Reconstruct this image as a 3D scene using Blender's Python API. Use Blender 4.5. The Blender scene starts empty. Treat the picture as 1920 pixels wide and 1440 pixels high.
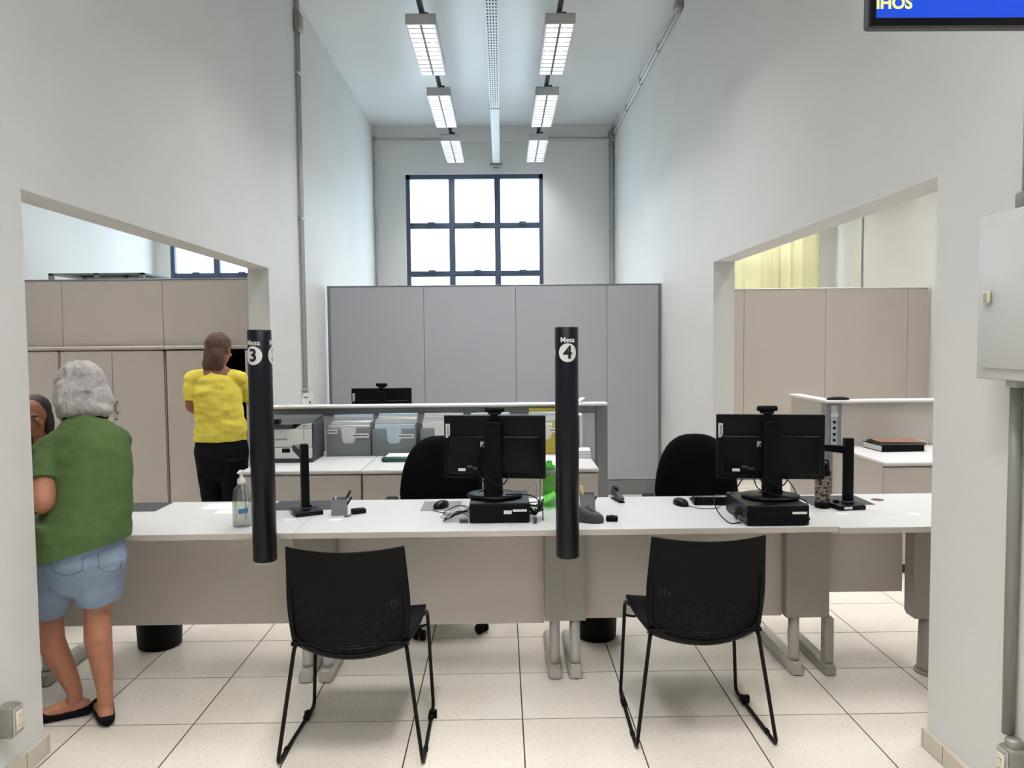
import bpy, bmesh, math, random
from mathutils import Vector, Matrix, noise as mnoise
random.seed(7)
PI = math.pi
sc = bpy.context.scene
C = sc.collection

# ------------------------------------------------------------------ camera
F_PX, PITCH, YAW, ROLL, CAM_H = 1469.5, 0.05293, 0.0127, -0.0094, 1.55
_cp, _sp, _cy, _sy, _cr, _sr = (math.cos(PITCH), math.sin(PITCH), math.cos(YAW), math.sin(YAW), math.cos(ROLL), math.sin(ROLL))
FWD = Vector((_sy*_cp, _cy*_cp, -_sp))
_rt = Vector((_cy, -_sy, 0)); _up = _rt.cross(FWD)
RGT = _rt*_cr + _up*_sr
UPV = _up*_cr - _rt*_sr
cam_d = bpy.data.cameras.new('camera'); cam = bpy.data.objects.new('camera', cam_d); C.objects.link(cam)
cam_d.sensor_width = 36; cam_d.lens = F_PX/1920*36; cam_d.clip_start = .05
M = Matrix((RGT, UPV, -FWD)).transposed().to_4x4(); M.translation = (0, 0, CAM_H)
cam.matrix_world = M
sc.camera = cam

def pix(u, v, Y):
    """direction of photo pixel (u,v) followed to the vertical plane at depth Y"""
    d = FWD + RGT*((u-960)/F_PX) - UPV*((v-720)/F_PX)
    return Vector((0, 0, CAM_H)) + d*(Y/d.y)

# ------------------------------------------------------------------ world, exposure
sc.view_settings.view_transform = 'Standard'; sc.view_settings.look = 'None'
sc.view_settings.gamma = 1; sc.view_settings.use_curve_mapping = False
sc.view_settings.exposure = 0.0
w = bpy.data.worlds.new('sky'); sc.world = w; w.use_nodes = True
bg = w.node_tree.nodes['Background']
bg.inputs[0].default_value = (0.70, 0.87, 1.0, 1); bg.inputs[1].default_value = 6.6
LAMP_W = 14.0          # watts of each ceiling luminaire
LAMP_COL = (1.0, 0.98, 0.965)

# ------------------------------------------------------------------ materials
def lin(c):
    return tuple((x/255/12.92 if x/255 <= .04045 else ((x/255+.055)/1.055)**2.4) for x in c)
MATS = {}
def mat(name, rgb, rough=.5, metal=0., spec=.5, var=0., vscale=8., bump=0., bscale=60., detail=4, alpha=1., trans=0., emit=None, estr=0., coat=0.):
    if name in MATS: return MATS[name]
    m = bpy.data.materials.new(name); m.use_nodes = True
    nt = m.node_tree; b = nt.nodes['Principled BSDF']
    col = lin(rgb)
    b.inputs['Base Color'].default_value = (*col, 1)
    b.inputs['Roughness'].default_value = rough
    b.inputs['Metallic'].default_value = metal
    b.inputs['Specular IOR Level'].default_value = spec
    b.inputs['Alpha'].default_value = alpha
    b.inputs['Transmission Weight'].default_value = trans
    b.inputs['Coat Weight'].default_value = coat
    if emit:
        b.inputs['Emission Color'].default_value = (*lin(emit), 1); b.inputs['Emission Strength'].default_value = estr
    if var > 0 or bump > 0:
        tc = nt.nodes.new('ShaderNodeTexCoord')
    if var > 0:
        n = nt.nodes.new('ShaderNodeTexNoise'); n.inputs['Scale'].default_value = vscale; n.inputs['Detail'].default_value = detail
        nt.links.new(tc.outputs['Object'], n.inputs['Vector'])
        r = nt.nodes.new('ShaderNodeValToRGB')
        r.color_ramp.elements[0].position = .3; r.color_ramp.elements[1].position = .7
        r.color_ramp.elements[0].color = (*[x*(1-var) for x in col], 1)
        r.color_ramp.elements[1].color = (*[min(1, x*(1+var)) for x in col], 1)
        nt.links.new(n.outputs['Fac'], r.inputs['Fac']); nt.links.new(r.outputs['Color'], b.inputs['Base Color'])
    if bump > 0:
        n2 = nt.nodes.new('ShaderNodeTexNoise'); n2.inputs['Scale'].default_value = bscale; n2.inputs['Detail'].default_value = 5
        nt.links.new(tc.outputs['Object'], n2.inputs['Vector'])
        bp = nt.nodes.new('ShaderNodeBump'); bp.inputs['Strength'].default_value = bump; bp.inputs['Distance'].default_value = .01
        nt.links.new(n2.outputs['Fac'], bp.inputs['Height']); nt.links.new(bp.outputs['Normal'], b.inputs['Normal'])
    MATS[name] = m
    return m

WALL = mat('white_wall_paint', (221, 221, 219), .6, spec=.3, var=.025, vscale=1.3, bump=.06, bscale=25)
CEIL = mat('ceiling_paint', (222, 224, 224), .35, spec=.4, var=.03, vscale=.9, bump=.1, bscale=2.2)
GROUT = mat('dark_grout', (66, 54, 50), .9, var=.1, vscale=30)
SKIRT = mat('skirting_tile', (202, 193, 180), .4, var=.04, vscale=5)
LAM_W = mat('white_laminate', (204, 205, 206), .38, spec=.4, var=.015, vscale=3)
LAM_G = mat('warm_grey_laminate', (194, 187, 180), .5, spec=.35, var=.015, vscale=2.5)
LAM_E = mat('laminate_edge', (196, 187, 178), .5, var=.02, vscale=10)
LEGP = mat('grey_painted_steel', (150, 145, 138), .45, spec=.4, var=.02, vscale=6)
LEGL = mat('light_grey_painted_steel', (176, 171, 165), .4, spec=.4, var=.02, vscale=6)
PANEL_C = mat('grey_partition_laminate', (180, 183, 190), .5, spec=.35, var=.012, vscale=2)
CUPB = mat('beige_cupboard_laminate', (204, 194, 187), .5, spec=.35, var=.012, vscale=2)
PANEL_R = mat('beige_partition_laminate', (192, 184, 176), .5, spec=.35, var=.012, vscale=2)
ALU = mat('grey_aluminium_profile', (136, 140, 142), .4, metal=.5, var=.03, vscale=9)
CAPW = mat('white_trim_cap', (232, 232, 230), .4, var=.01, vscale=5)
DARKGAP = mat('dark_gap', (52, 50, 50), .8, var=.05, vscale=9)
BLKP = mat('black_plastic', (6, 7, 10), .55, spec=.14, var=.08, vscale=40, bump=.04, bscale=400)
BLKS = mat('black_satin_plastic', (8, 9, 14), .34, spec=.18, var=.05, vscale=20)
BLKM = mat('black_painted_steel', (9, 9, 10), .4, spec=.2, var=.05, vscale=30)
NAVY = mat('black_blue_tube', (7, 11, 21), .35, spec=.28, var=.06, vscale=6)
FABB = mat('black_upholstery', (11, 12, 16), .9, spec=.1, var=.12, vscale=180, bump=.15, bscale=350)
PRNT = mat('white_print', (228, 228, 224), .5, var=.01, vscale=9)
PRNB = mat('black_print', (14, 14, 16), .5, var=.02, vscale=9)
PAPER = mat('paper', (232, 232, 230), .7, var=.02, vscale=14)
STEEL = mat('galvanised_steel', (176, 180, 180), .4, metal=.25, var=.08, vscale=14)
STEELD = mat('dark_steel_track', (96, 99, 102), .45, metal=.5, var=.08, vscale=14)
CAST = mat('cast_aluminium', (150, 146, 138), .5, metal=.5, var=.1, vscale=40, bump=.1, bscale=120)
CREAM = mat('cream_plastic', (226, 218, 196), .4, var=.02, vscale=12)
BOXW = mat('painted_metal_box', (206, 207, 205), .4, spec=.4, var=.015, vscale=3)
WINF = mat('blue_grey_window_frame', (70, 82, 104), .5, var=.06, vscale=8)
LUMW = mat('luminaire_enamel', (196, 199, 200), .35, var=.015, vscale=8)
LOUV = mat('louver_aluminium', (66, 69, 73), .5, metal=.1, var=.03, vscale=20)
TUBE = mat('fluorescent_tube', (255, 255, 255), .4, emit=(255, 250, 242), estr=14)
DKGREY = mat('dark_grey_mat', (62, 64, 68), .8, var=.06, vscale=60)
CHAR = mat('charcoal_plastic', (58, 61, 66), .5, var=.05, vscale=30)
PRTW = mat('printer_white', (222, 221, 217), .4, var=.01, vscale=8)
GLIDE = mat('clear_grey_acrylic', (168, 172, 176), .15, spec=.6, alpha=.55, var=.02, vscale=8)
SKIN = mat('skin', (176, 122, 96), .5, spec=.35, var=.08, vscale=22, bump=.05, bscale=180)
SKIN2 = mat('tan_skin', (158, 104, 80), .5, spec=.35, var=.08, vscale=22, bump=.05, bscale=180)
GREEN = mat('green_cotton', (80, 102, 60), .85, spec=.2, var=.1, vscale=9, bump=.35, bscale=26)
YELLOW = mat('yellow_cotton', (236, 218, 92), .85, spec=.2, var=.06, vscale=9, bump=.4, bscale=24)
BLKC = mat('black_cloth', (18, 18, 22), .9, spec=.15, var=.1, vscale=20, bump=.2, bscale=30)
DENIM = mat('washed_denim', (136, 154, 176), .85, spec=.2, var=.16, vscale=9, bump=.3, bscale=160)
HAIRG = mat('grey_hair', (172, 168, 166), .5, spec=.4, var=.3, vscale=26, bump=.6, bscale=70)
HAIRB = mat('brown_hair', (92, 66, 50), .5, spec=.4, var=.25, vscale=26, bump=.6, bscale=70)
HAIRK = mat('dark_hair', (36, 28, 26), .5, spec=.4, var=.25, vscale=26, bump=.6, bscale=70)
SHOE = mat('black_suede', (14, 13, 14), .85, spec=.2, var=.1, vscale=40)

def tile_material():
    m = bpy.data.materials.new('porcelain_tile'); m.use_nodes = True; nt = m.node_tree; b = nt.nodes['Principled BSDF']
    tc = nt.nodes.new('ShaderNodeTexCoord')
    n = nt.nodes.new('ShaderNodeTexNoise'); n.inputs['Scale'].default_value = 150; n.inputs['Detail'].default_value = 2
    n2 = nt.nodes.new('ShaderNodeTexNoise'); n2.inputs['Scale'].default_value = 2.2; n2.inputs['Detail'].default_value = 4
    geo = nt.nodes.new('ShaderNodeNewGeometry')
    nt.links.new(geo.outputs['Position'], n.inputs['Vector']); nt.links.new(geo.outputs['Position'], n2.inputs['Vector'])
    r = nt.nodes.new('ShaderNodeValToRGB'); e = r.color_ramp.elements
    e[0].position = .28; e[0].color = (*lin((160, 150, 134)), 1); e[1].position = .40; e[1].color = (*lin((228, 221, 209)), 1)
    nt.links.new(n.outputs['Fac'], r.inputs['Fac'])
    mx = nt.nodes.new('ShaderNodeMix'); mx.data_type = 'RGBA'; mx.blend_type = 'MULTIPLY'; mx.inputs[0].default_value = .25
    nt.links.new(r.outputs['Color'], mx.inputs[6]); nt.links.new(n2.outputs['Fac'], mx.inputs[7])
    mx2 = nt.nodes.new('ShaderNodeMix'); mx2.data_type = 'RGBA'; mx2.inputs[0].default_value = .5
    nt.links.new(mx.outputs[2], mx2.inputs[6]); nt.links.new(r.outputs['Color'], mx2.inputs[7])
    nt.links.new(mx2.outputs[2], b.inputs['Base Color'])
    b.inputs['Roughness'].default_value = .22; b.inputs['Specular IOR Level'].default_value = .45
    bp = nt.nodes.new('ShaderNodeBump'); bp.inputs['Strength'].default_value = .03
    nt.links.new(n2.outputs['Fac'], bp.inputs['Height']); nt.links.new(bp.outputs['Normal'], b.inputs['Normal'])
    return m
TILE = tile_material()

def pane_material(name, tint, gloss=.06):
    m = bpy.data.materials.new(name); m.use_nodes = True; nt = m.node_tree
    for n in list(nt.nodes):
        if n.type != 'OUTPUT_MATERIAL': nt.nodes.remove(n)
    out = [n for n in nt.nodes if n.type == 'OUTPUT_MATERIAL'][0]
    t = nt.nodes.new('ShaderNodeBsdfTransparent'); t.inputs[0].default_value = (*tint, 1)
    g = nt.nodes.new('ShaderNodeBsdfGlossy'); g.inputs['Roughness'].default_value = .03
    mx = nt.nodes.new('ShaderNodeMixShader'); mx.inputs[0].default_value = gloss
    nt.links.new(t.outputs[0], mx.inputs[1]); nt.links.new(g.outputs[0], mx.inputs[2]); nt.links.new(mx.outputs[0], out.inputs[0])
    return m
PANE = pane_material('window_glass', (.95, .97, .97))
CLEAR = pane_material('clear_plastic', (.90, .92, .92), .12)
GELM = pane_material('sanitiser_gel', (.86, .88, .80), .06)
GREENP = pane_material('green_clear_plastic', (.42, .86, .30), .10)

def translucent(name, rgb, fac=.45, scale=5, alpha=0.):
    m = bpy.data.materials.new(name); m.use_nodes = True; nt = m.node_tree
    b = nt.nodes['Principled BSDF']; out = nt.nodes['Material Output']
    b.inputs['Base Color'].default_value = (*lin(rgb), 1); b.inputs['Roughness'].default_value = .7
    t = nt.nodes.new('ShaderNodeBsdfTranslucent'); t.inputs[0].default_value = (*lin(rgb), 1)
    n = nt.nodes.new('ShaderNodeTexNoise'); n.inputs['Scale'].default_value = scale
    tc = nt.nodes.new('ShaderNodeTexCoord'); nt.links.new(tc.outputs['Object'], n.inputs['Vector'])
    bp = nt.nodes.new('ShaderNodeBump'); bp.inputs['Strength'].default_value = .1
    nt.links.new(n.outputs['Fac'], bp.inputs['Height']); nt.links.new(bp.outputs['Normal'], b.inputs['Normal'])
    mx = nt.nodes.new('ShaderNodeMixShader'); mx.inputs[0].default_value = fac
    nt.links.new(b.outputs[0], mx.inputs[1]); nt.links.new(t.outputs[0], mx.inputs[2])
    last = mx
    if alpha > 0:
        tr = nt.nodes.new('ShaderNodeBsdfTransparent'); m2 = nt.nodes.new('ShaderNodeMixShader'); m2.inputs[0].default_value = alpha
        nt.links.new(mx.outputs[0], m2.inputs[1]); nt.links.new(tr.outputs[0], m2.inputs[2]); last = m2
    nt.links.new(last.outputs[0], out.inputs[0])
    return m
CURT = translucent('cream_curtain_cloth', (236, 230, 200), .35)
SMOKE = translucent('smoky_clear_plastic', (150, 156, 158), .3, alpha=.45)
YELP = translucent('yellow_clear_plastic', (214, 202, 96), .35, alpha=.25)

def camo_material():
    m = bpy.data.materials.new('camouflage_print'); m.use_nodes = True; nt = m.node_tree; b = nt.nodes['Principled BSDF']
    tc = nt.nodes.new('ShaderNodeTexCoord'); mp = nt.nodes.new('ShaderNodeMapping'); mp.inputs['Scale'].default_value = (1, 1, 1.7)
    n = nt.nodes.new('ShaderNodeTexNoise'); n.inputs['Scale'].default_value = 24; n.inputs['Detail'].default_value = 2
    nt.links.new(tc.outputs['Object'], mp.inputs[0]); nt.links.new(mp.outputs[0], n.inputs['Vector'])
    r = nt.nodes.new('ShaderNodeValToRGB'); r.color_ramp.interpolation = 'CONSTANT'; e = r.color_ramp.elements
    e[0].position = 0; e[0].color = (*lin((26, 24, 24)), 1); e[1].position = .42; e[1].color = (*lin((112, 84, 70)), 1)
    for p, c in ((.5, (160, 152, 142)), (.56, (70, 58, 50)), (.62, (24, 22, 22))):
        x = e.new(p); x.color = (*lin(c), 1)
    nt.links.new(n.outputs['Fac'], r.inputs['Fac']); nt.links.new(r.outputs['Color'], b.inputs['Base Color'])
    b.inputs['Roughness'].default_value = .4
    return m
CAMO = camo_material()

# ------------------------------------------------------------------ mesh helpers
class MB:
    def __init__(self): self.v = []; self.f = []; self.sm = []
    def add(self, vs, fs, smooth=False):
        o = len(self.v); self.v += [Vector(p) for p in vs]
        for f in fs: self.f.append([i+o for i in f]); self.sm.append(smooth)
        return self
    def box(self, x0, x1, y0, y1, z0, z1, bev=0., seg=2):
        if bev <= 0:
            vs = [(x, y, z) for x in (x0, x1) for y in (y0, y1) for z in (z0, z1)]
            return self.add(vs, [(0, 1, 3, 2), (4, 6, 7, 5), (0, 4, 5, 1), (2, 3, 7, 6), (0, 2, 6, 4), (1, 5, 7, 3)])
        bm = bmesh.new(); bmesh.ops.create_cube(bm, size=1)
        for v in bm.verts: v.co = Vector(((x0+x1)/2+v.co.x*(x1-x0), (y0+y1)/2+v.co.y*(y1-y0), (z0+z1)/2+v.co.z*(z1-z0)))
        bmesh.ops.bevel(bm, geom=bm.edges[:], offset=bev, segments=seg, profile=.5, affect='EDGES')
        return self.addbm(bm, seg > 1)
    def addbm(self, bm, smooth=False):
        bm.verts.index_update()
        self.add([v.co.copy() for v in bm.verts], [[v.index for v in f.verts] for f in bm.faces], smooth); bm.free(); return self
    def lathe(self, prof, n=28, c=(0, 0, 0), smooth=True, sx=1., sy=1.):
        vs = []; fs = []; k = len(prof)
        for (r, z) in prof:
            for i in range(n):
                a = 2*PI*i/n; vs.append((c[0]+r*sx*math.cos(a), c[1]+r*sy*math.sin(a), c[2]+z))
        for j in range(k-1):
            for i in range(n):
                fs.append((j*n+i, j*n+(i+1) % n, (j+1)*n+(i+1) % n, (j+1)*n+i))
        if prof[0][0] > 1e-5: fs.append(list(range(n))[::-1])
        if prof[-1][0] > 1e-5: fs.append([(k-1)*n+i for i in range(n)])
        return self.add(vs, fs, smooth)
    def cyl(self, p0, p1, r, n=16, r1=None, smooth=True):
        return self.tube([p0, p1], r, n, radii=None if r1 is None else [r, r1], smooth=smooth)
    def tube(self, pts, r, n=10, radii=None, smooth=True, closed=False):
        pts = [Vector(p) for p in pts]; k = len(pts); vs = []; fs = []; side = None
        for i, p in enumerate(pts):
            d = (pts[min(i+1, k-1)]-pts[max(i-1, 0)]).normalized()
            if side is None:
                side = d.cross(Vector((0, 0, 1)))
                if side.length < 1e-3: side = d.cross(Vector((0, 1, 0)))
            side = (side - d*side.dot(d)).normalized(); o = d.cross(side)
            rr = radii[i] if radii else r
            for q in range(n):
                a = 2*PI*q/n; vs.append(p+(side*math.cos(a)+o*math.sin(a))*rr)
        for i in range(k-1):
            for q in range(n): fs.append((i*n+q, i*n+(q+1) % n, (i+1)*n+(q+1) % n, (i+1)*n+q))
        fs.append(list(range(n))[::-1]); fs.append([(k-1)*n+q for q in range(n)])
        return self.add(vs, fs, smooth)
    def prism(self, poly, axis, a0, a1, smooth=False):
        """poly: 2D outline; axis: 0,1,2 = extrude direction"""
        def P(p, t):
            if axis == 0: return (t, p[0], p[1])
            if axis == 1: return (p[0], t, p[1])
            return (p[0], p[1], t)
        n = len(poly); vs = [P(p, a0) for p in poly]+[P(p, a1) for p in poly]
        fs = [list(range(n))[::-1], list(range(n, 2*n))]+[(i, (i+1) % n, n+(i+1) % n, n+i) for i in range(n)]
        return self.add(vs, fs, smooth)
    def ell(self, c, r, n=16, m=10, rot=None):
        vs = []; fs = []
        for j in range(m+1):
            th = PI*j/m
            for i in range(n):
                a = 2*PI*i/n; q = Vector((r[0]*math.sin(th)*math.cos(a), r[1]*math.sin(th)*math.sin(a), r[2]*math.cos(th)))
                if rot is not None: q = rot @ q
                vs.append(Vector(c)+q)
        for j in range(m):
            for i in range(n): fs.append((j*n+i, (j+1)*n+i, (j+1)*n+(i+1) % n, j*n+(i+1) % n))
        return self.add(vs, fs, True)
    def xform(self, m):
        self.v = [m @ p for p in self.v]; return self
    def mesh(self, name, clean=True):
        me = bpy.data.meshes.new(name); me.from_pydata([tuple(p) for p in self.v], [], self.f)
        me.polygons.foreach_set('use_smooth', self.sm)
        bm = bmesh.new(); bm.from_mesh(me)
        if clean: bmesh.ops.remove_doubles(bm, verts=bm.verts, dist=1e-6)
        bmesh.ops.recalc_face_normals(bm, faces=bm.faces); bm.to_mesh(me); bm.free()
        return me
    def build(self, name, material, parent=None, loc=None, rotz=0.):
        return mkobj(name, self.mesh(name), material, parent, loc, rotz)

def mkobj(name, me, material, parent=None, loc=None, rotz=0.):
    if material is not None and len(me.materials) == 0: me.materials.append(material)
    o = bpy.data.objects.new(name, me); C.objects.link(o)
    if parent is not None: o.parent = parent
    if loc is not None: o.location = loc
    if rotz: o.rotation_euler = (0, 0, rotz)
    return o
def tag(o, label, cat, group=None):
    o['label'] = label; o['category'] = cat
    if group: o['group'] = group
    return o
def thing(name, label, cat, loc=(0, 0, 0), rotz=0., group=None):
    o = bpy.data.objects.new(name, None); o.empty_display_size = .1; C.objects.link(o)
    o.location = loc; o.rotation_euler = (0, 0, rotz)
    return tag(o, label, cat, group)
def struct(o):
    o['kind'] = 'structure'; return o
def dup(o, label=None, loc=None, rotz=None, parent=None):
    c = o.copy(); C.objects.link(c)
    if parent is not None: c.parent = parent
    if label: c['label'] = label
    if loc is not None: c.location = loc
    if rotz is not None: c.rotation_euler = (0, 0, rotz)
    for ch in list(o.children): dup(ch, parent=c)
    return c
def B(*a, **k): return MB().box(*a, **k)
def bez(pts, n=8):
    """smooth Catmull-Rom curve through points"""
    P = [Vector(p) for p in pts]; P = [P[0]*2-P[1]]+P+[P[-1]*2-P[-2]]; out = []
    for i in range(1, len(P)-2):
        for k in range(n):
            t = k/n; a, b, c, d = P[i-1:i+3]
            out.append(.5*((2*b)+(c-a)*t+(2*a-5*b+4*c-d)*t*t+(3*b-a-3*c+d)*t**3))
    out.append(P[-2]); return out
def fillet(pts, r, n=5):
    """polyline with rounded corners"""
    P = [Vector(p) for p in pts]; out = [P[0]]
    for i in range(1, len(P)-1):
        a = (P[i-1]-P[i]); b = (P[i+1]-P[i]); q = min(r, a.length*.45, b.length*.45)
        s = P[i]+a.normalized()*q; e = P[i]+b.normalized()*q
        for k in range(n+1):
            t = k/n; out.append(s*(1-t)**2+P[i]*2*t*(1-t)+e*t*t)
    out.append(P[-1]); return out
def text_mb(s, size, offset=0., subdiv=0):
    """flat lettering in the XZ plane, centred, facing -Y"""
    cu = bpy.data.curves.new('t', 'FONT'); cu.body = s; cu.size = size; cu.offset = offset; cu.align_x = 'CENTER'; cu.align_y = 'CENTER'
    cu.resolution_u = 4
    o = bpy.data.objects.new('t', cu); C.objects.link(o)
    me = o.evaluated_get(bpy.context.evaluated_depsgraph_get()).to_mesh()
    bm = bmesh.new(); bm.from_mesh(me)
    bmesh.ops.triangulate(bm, faces=bm.faces)
    if subdiv:
        for _ in range(subdiv): bmesh.ops.subdivide_edges(bm, edges=[e for e in bm.edges if e.calc_length() > size*.12], cuts=1)
        bmesh.ops.triangulate(bm, faces=bm.faces)
    mb = MB(); bm.verts.index_update()
    mb.add([(v.co.x, 0, v.co.y) for v in bm.verts], [[v.index for v in f.verts] for f in bm.faces]); bm.free()
    o.evaluated_get(bpy.context.evaluated_depsgraph_get()).to_mesh_clear()
    bpy.data.objects.remove(o); bpy.data.curves.remove(cu)
    return mb
def text_build(mb, name, material, parent, loc):
    me = bpy.data.meshes.new(name); me.from_pydata([tuple(p) for p in mb.v], [], mb.f)
    return mkobj(name, me, material, parent, loc)

# ------------------------------------------------------------------ the setting
XL, XR, WT = -1.76, 1.60, .16           # inner faces of the two dividing walls, their thickness
OXL, OXR = -4.85, 4.73                  # outer walls of the side rooms
YB, YN, ZC = 11.1, -2.6, 4.56           # back wall, near wall, ceiling
TS = .4497; TX0, TY0 = -.379, 3.152     # tile lattice

floor = struct(B(OXL-.2, OXR+.2, YN-.2, YB+.25, -.12, -.0012).build('floor', GROUT))
t1 = B(-TS/2+.0028, TS/2-.0028, -TS/2+.0028, TS/2-.0028, -.006, 0).mesh('tile')
t1.materials.append(TILE)
rest = MB()
for i in range(-11, 13):
    for j in range(-14, 19):
        cx, cy = TX0+(i+.5)*TS, TY0+(j+.5)*TS
        if cx < OXL-.1 or cx > OXR+.1 or cy < YN-.1 or cy > YB+.1: continue
        if -2.9 < cx < 3.1 and 1.6 < cy < 5.6:
            mkobj('tile', t1, None, floor, (cx, cy, 0))
        else: rest.box(cx-TS/2+.0028, cx+TS/2-.0028, cy-TS/2+.0028, cy+TS/2-.0028, -.006, 0)
rs = rest.build('far_tile_field', TILE, floor); rs['kind'] = 'stuff'
struct(B(OXL-.2, OXR+.2, YN-.2, YB+.25, ZC, ZC+.15).build('ceiling', CEIL))

def divider(name, x0, x1, yo0, yo1, zo):
    poly = [(YN, 0), (yo0, 0), (yo0, zo), (yo1, zo), (yo1, 0), (YB, 0), (YB, ZC), (YN, ZC)]
    # split in three convex pieces that share edges, so the faces shade flat
    mb = MB()
    mb.prism([(YN, 0), (yo0, 0), (yo0, zo), (yo0, ZC), (YN, ZC)], 0, x0, x1)
    mb.prism([(yo0, zo), (yo1, zo), (yo1, ZC), (yo0, ZC)], 0, x0, x1)
    mb.prism([(yo1, 0), (YB, 0), (YB, ZC), (yo1, ZC), (yo1, zo)], 0, x0, x1)
    bm = bmesh.new(); me = mb.mesh(name); bm.from_mesh(me)
    bmesh.ops.remove_doubles(bm, verts=bm.verts, dist=1e-5)
    seen = {}
    for f in bm.faces: seen.setdefault(tuple(sorted(v.index for v in f.verts)), []).append(f)
    dbl = [f for fs in seen.values() if len(fs) > 1 for f in fs]
    bmesh.ops.delete(bm, geom=dbl, context='FACES_ONLY'); bmesh.ops.recalc_face_normals(bm, faces=bm.faces); bm.to_mesh(me); bm.free()
    return struct(mkobj(name, me, WALL))
divider('wall_left', XL-WT, XL, 2.935, 6.0, 2.13)
divider('wall_right', XR, XR+WT, 2.88, 5.915, 2.142)
struct(B(OXL-.2, OXL, YN-.2, YB+.25, 0, ZC).build('wall_outer_left', WALL))
struct(B(OXR, OXR+.2, YN-.2, YB+.25, 0, ZC).build('wall_outer_right', WALL))
struct(B(OXL, OXR, YN-.2, YN, 0, ZC).build('wall_near', WALL))
WZ0, WZ1 = 1.16, 3.905
wins = [(-4.63, -2.71), (-1.321, .601), (2.55, 4.47)]
mb = MB(); x = OXL
mb.box(OXL, OXR, YB, YB+.25, 0, WZ0); mb.box(OXL, OXR, YB, YB+.25, WZ1, ZC)
for a, b in wins: mb.box(x, a, YB, YB+.25, WZ0, WZ1); x = b
mb.box(x, OXR, YB, YB+.25, WZ0, WZ1)
struct(mb.build('wall_back', WALL))
struct(B(XL, XR, YB-.045, YB, 4.335, ZC).build('trim_1', WALL))        # shallow beam over the back wall
for wi, (a, b) in enumerate(wins):
    win = struct(thing('window_%d' % (wi+1), '', 'window', ((a+b)/2, YB+.03, WZ0)))
    del win['label'], win['category']
    hw = (b-a)/2; H = WZ1-WZ0
    fr = MB()
    fr.box(-hw, -hw+.055, 0, .07, 0, H); fr.box(hw-.055, hw, 0, .07, 0, H); fr.box(-hw, hw, 0, .07, 0, .05); fr.box(-hw, hw, 0, .07, H-.06, H)
    fr.build('window_frame', WINF, win)
    cw = 2*hw/3; rh = (H-.02)/4
    for k in (1, 2): B(-hw+k*cw-.042, -hw+k*cw+.042, -.004, .06, .05, H-.06, .006).build('mullion', WINF, win)
    for k in (1, 2, 3): B(-hw+.055, hw-.055, .003, .055, H-.035-k*.672-.04, H-.035-k*.672+.04, .006).build('transom', WINF, win)
    for ci in range(3):
        for ri in range(4):
            z1 = H-.035-ri*.672-.04; z0 = max(.05, z1-.592)
            B(-hw+ci*cw+.03, -hw+(ci+1)*cw-.03, .025, .031, z0-.01, z1+.01).build('pane', PANE, win)
            if ri < 2: B(-hw+(ci+.55)*cw-.05, -hw+(ci+.55)*cw+.05, -.018, .0, z0-.03, z0+.012, .006).build('latch', WINF, win)
    if wi < 2:
        ld = bpy.data.lights.new('portal', 'AREA'); ld.shape = 'RECTANGLE'; ld.size = 2*hw; ld.size_y = H; ld.cycles.is_portal = True
        lo = bpy.data.objects.new('window_portal', ld); C.objects.link(lo); lo.location = ((a+b)/2, YB+.12, (WZ0+WZ1)/2); lo.rotation_euler = (-PI/2, 0, 0)

# tile skirting along the two dividing walls (pieces)
def skirting(name, x0, x1, runs, ends):
    bo = struct(MB().box(min(x0, x1)+.002, max(x0, x1)-.002, runs[0][0]+.01, runs[0][1]-.01, 0.002, .068).build(name, GROUT))
    for a, b in runs:
        y = b; first = True
        while y > a+.02:
            L = .13 if first else .446; first = False
            y0 = max(a, y-L)
            B(min(x0, x1), max(x0, x1), y0+.0015, y-.0015, .001, .072, .002, 1).build('tile', SKIRT, bo); y -= L+.001
    return bo
skirting('baseboard_left', XL, XL+.016, [(YN, 2.935)], None)
skirting('baseboard_right', XR-.016, XR, [(YN, 2.88)], None)
B(XL-WT, XL+.016, 2.937, 2.951, .001, .072, .002, 1).build('tile', SKIRT, bpy.data.objects['baseboard_left'])
B(XR-.016, XR+WT, 2.882, 2.896, .001, .072, .002, 1).build('tile', SKIRT, bpy.data.objects['baseboard_right'])

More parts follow.
